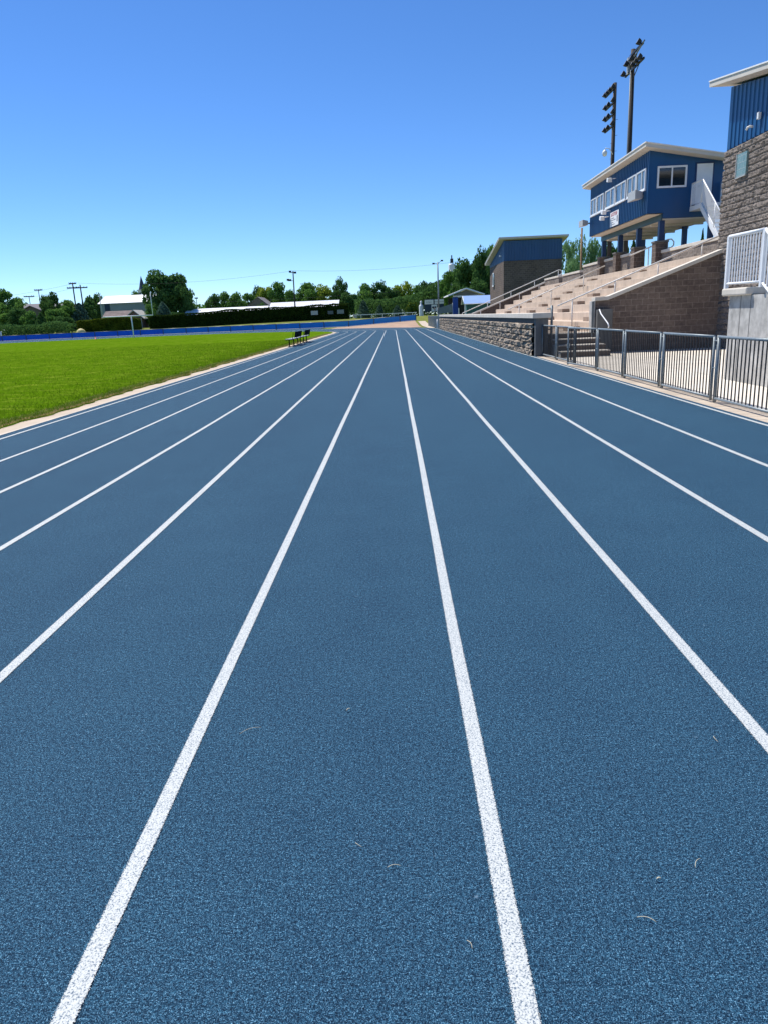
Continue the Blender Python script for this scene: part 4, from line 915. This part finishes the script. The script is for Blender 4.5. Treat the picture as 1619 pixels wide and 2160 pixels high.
for i,(x_,l_) in enumerate(((-16.9,'pale grey lettered sign on the dark hedge, leftmost of three'),(-13.4,'dim grey sign on the dark hedge, middle of three'),(-11.2,'greenish grey sign on the dark hedge, rightmost of three'))):
    m=MB(); wd=.75 if i!=1 else .6; m.box(x_-wd,x_+wd,164.3,164.36,2.5,3.35 if i!=1 else 3.2); s_=m.build('hedge_sign',['lightgrey','greypost','screen'][i]); setp(s_,l_,'sign')
# ================================================================= TREES
KM={'mid':'leafmid','dark':'leafdark','yellow':'leafyellow','blue':'leafblue','thin':'leafthin','cone':'leafdark'}
def crown(kind,seed):
    r=np.random.RandomState(seed); P=[];Nn=[]
    if kind in('cone','blue'):
        n=3000; h=r.rand(n)**1.25; rad=(.5*(1-h)**(.8 if kind=='cone' else .6))*(.72+.35*r.rand(n)); a=r.rand(n)*6.283; rad*=1+.18*np.sin(a*5+h*30)
        P=np.stack([rad*np.cos(a),rad*np.sin(a),h*.98+.02],1); Nn=np.stack([np.cos(a),np.sin(a),a*0+.5],1); sz=.075
        V=leafcards(n,P,Nn,np.ones(n)*sz,seed,.3)
    else:
        nc={'mid':30,'dark':34,'yellow':28,'thin':34}[kind]; per=175 if kind!='thin' else 90; C=[]
        for i in range(nc):
            while True:
                c=r.uniform(-1,1,3); rr=np.linalg.norm(c)
                if .25<rr<1: break
            c=c/rr*(rr**.45); lobe=1+.22*math.sin(3*math.atan2(c[1],c[0])+seed)+.12*r.normal()
            C.append((c[0]*.36*lobe,c[1]*.36*lobe,.57+c[2]*.33*(1+.12*r.normal()),r.uniform(.09,.19)*(1 if kind!='thin' else .8)))
        for cx,cy,cz,cr in C:
            d=r.normal(size=(per,3)); d/=np.linalg.norm(d,axis=1)[:,None]; q=(r.rand(per)**.35)[:,None]*cr*np.array([1.15,1.15,.85])
            P.append(np.array([cx,cy,cz])+d*q); Nn.append(d+np.array([0,0,.4]))
        P=np.vstack(P);Nn=np.vstack(Nn); n=len(P); V=leafcards(n,P,Nn,np.ones(n)*(.060 if kind!='thin' else .05),seed,.35)
    V=V*np.array([1,1,1.0]); return cardmesh('crown',V,KM[kind])
def trunkmesh(seed):
    r=random.Random(seed); m=MB(); m.tube([(0,0,0),(.01,0,.2),(.0,.01,.45),(.01,0,.75)],.028,8,.008)
    for i in range(6):
        a=r.random()*6.28; h=.25+.07*i; L=.26; m.tube([(0,0,h),(math.cos(a)*L*.5,math.sin(a)*L*.5,h+.13),(math.cos(a)*L,math.sin(a)*L,h+.2)],.012,5,.003)
    me=bpy.data.meshes.new('trunk'); me.from_pydata(m.v,[],m.f); me.materials.append(M['bark']); return me
CR={k:[crown(k,11+7*i+hash_) for i in range(3 if k in('mid','dark') else 2)] for hash_,k in enumerate(KM)}
TK=[trunkmesh(i) for i in range(3)]
for i,(lab,x,y,zt,wd,kind) in enumerate(TREES):
    zb=1.0 if y>150 else -.05
    if kind=='thin' and y<130: zb=-.05
    H=zt-zb; th=thing('tree',lab,'tree',(x,y,zb),'trees behind the sports ground')
    th.scale=(1,1,1)
    for nm,me in (('crown',CR[kind][i%len(CR[kind])]),('trunk',TK[i%3])):
        o=bpy.data.objects.new(nm,me); COL.objects.link(o); o.parent=th
        sxy=wd*(1.22 if nm=='crown' else .8)
        o.scale=(sxy,sxy,H*(1.0 if kind in('cone','blue') else 1.04)); o.rotation_euler=(0,0,(i*2.399)%6.28)
# the tree line far behind reads as one mass
r=np.random.RandomState(99); n=26000; x=r.uniform(-190,90,n); y=240+r.rand(n)*14; top=6.2+2.6*vn(x*.10,x*0,4)
z=.5+(top-.5)*r.rand(n)**.6; V=leafcards(n,np.stack([x,y,z],1),np.tile([0,-1.,.5],(n,1)),.9,5,.2)
o=bpy.data.objects.new('tree_belt',cardmesh('tree_belt',V,'leafmid')); COL.objects.link(o); setp(o,'dark far off belt of trees filling the gaps behind the nearer trees and roofs','tree belt',kind='stuff')
r=np.random.RandomState(98); n=9000; x=r.uniform(-86,-69,n); x=np.where(r.rand(n)<.55,x,r.uniform(-118,-86,n)); y=159+r.rand(n)*5; top=2.3+1.6*vn(x*.25,x*0,4)
z=.3+(top-.3)*r.rand(n)**.7; V=leafcards(n,np.stack([x,y,z],1),np.tile([0,-1.,.5],(n,1)),.4,6,.2)
o=bpy.data.objects.new('undergrowth',cardmesh('undergrowth',V,'leafdark')); COL.objects.link(o); setp(o,'dense dark undergrowth at the foot of the left hand trees behind the blue fence','undergrowth',kind='stuff')
r=np.random.RandomState(97); n=12000; x=r.uniform(-9,34,n); y=180+r.rand(n)*8; top=4.5+2.5*vn(x*.2,x*0+3,4)+np.clip((x-5)/8,0,1)*4
z=1.0+(top-1.0)*r.rand(n)**.7; V=leafcards(n,np.stack([x,y,z],1),np.tile([0,-1.,.5],(n,1)),.5,7,.2)
o=bpy.data.objects.new('undergrowth',cardmesh('undergrowth',V,'leafdark')); COL.objects.link(o); setp(o,'dense dark foliage filling the wood behind the white rail and scoreboard','undergrowth',kind='stuff')
# ================================================================= small litter on the near track
LT=[(-.64,2.62,.09,.5,'pale dry grass clipping in the lane left of centre line pair, curled, about mid lane'),(-.06,1.84,.04,.1,'short straw clipping near the bottom centre of the track'),(-.17,1.93,.03,2.4,'tiny straw clipping just left of the short bottom centre one'),
(.62,1.62,.05,-.4,'thin dry grass stem right of the right hand centre line near the bottom'),(.83,1.82,.045,.9,'curved dry stem in the right lane above the thin stem'),(1.15,2.45,.04,1.6,'small green clipping far right in the right lane'),
(.14,1.55,.03,-1.2,'hair thin dry blade left of the thick right hand centre line'),(.70,1.76,.012,0,'tiny pink white pebble chip in the right lane'),(-.25,2.75,.02,.8,'minute pale fleck between the two centre lines'),(.27,3.9,.03,1.2,'pale short blade lying on the right centre line')]
for x_,y_,L,a,lab in LT:
    m=MB(); pts=[(x_+L*(t-.5)*math.cos(a)+L*.12*math.sin(a)*(t-.5)**2*4,y_+L*(t-.5)*math.sin(a)-L*.12*math.cos(a)*(t-.5)**2*4,.008+.004*math.sin(t*3)) for t in np.linspace(0,1,7)]
    m.tube(pts,.0010 if L>.02 else .0022,5); setp(m.build('grass_clipping','clipping'),lab,'grass clipping',group='dry grass clippings on the near track')
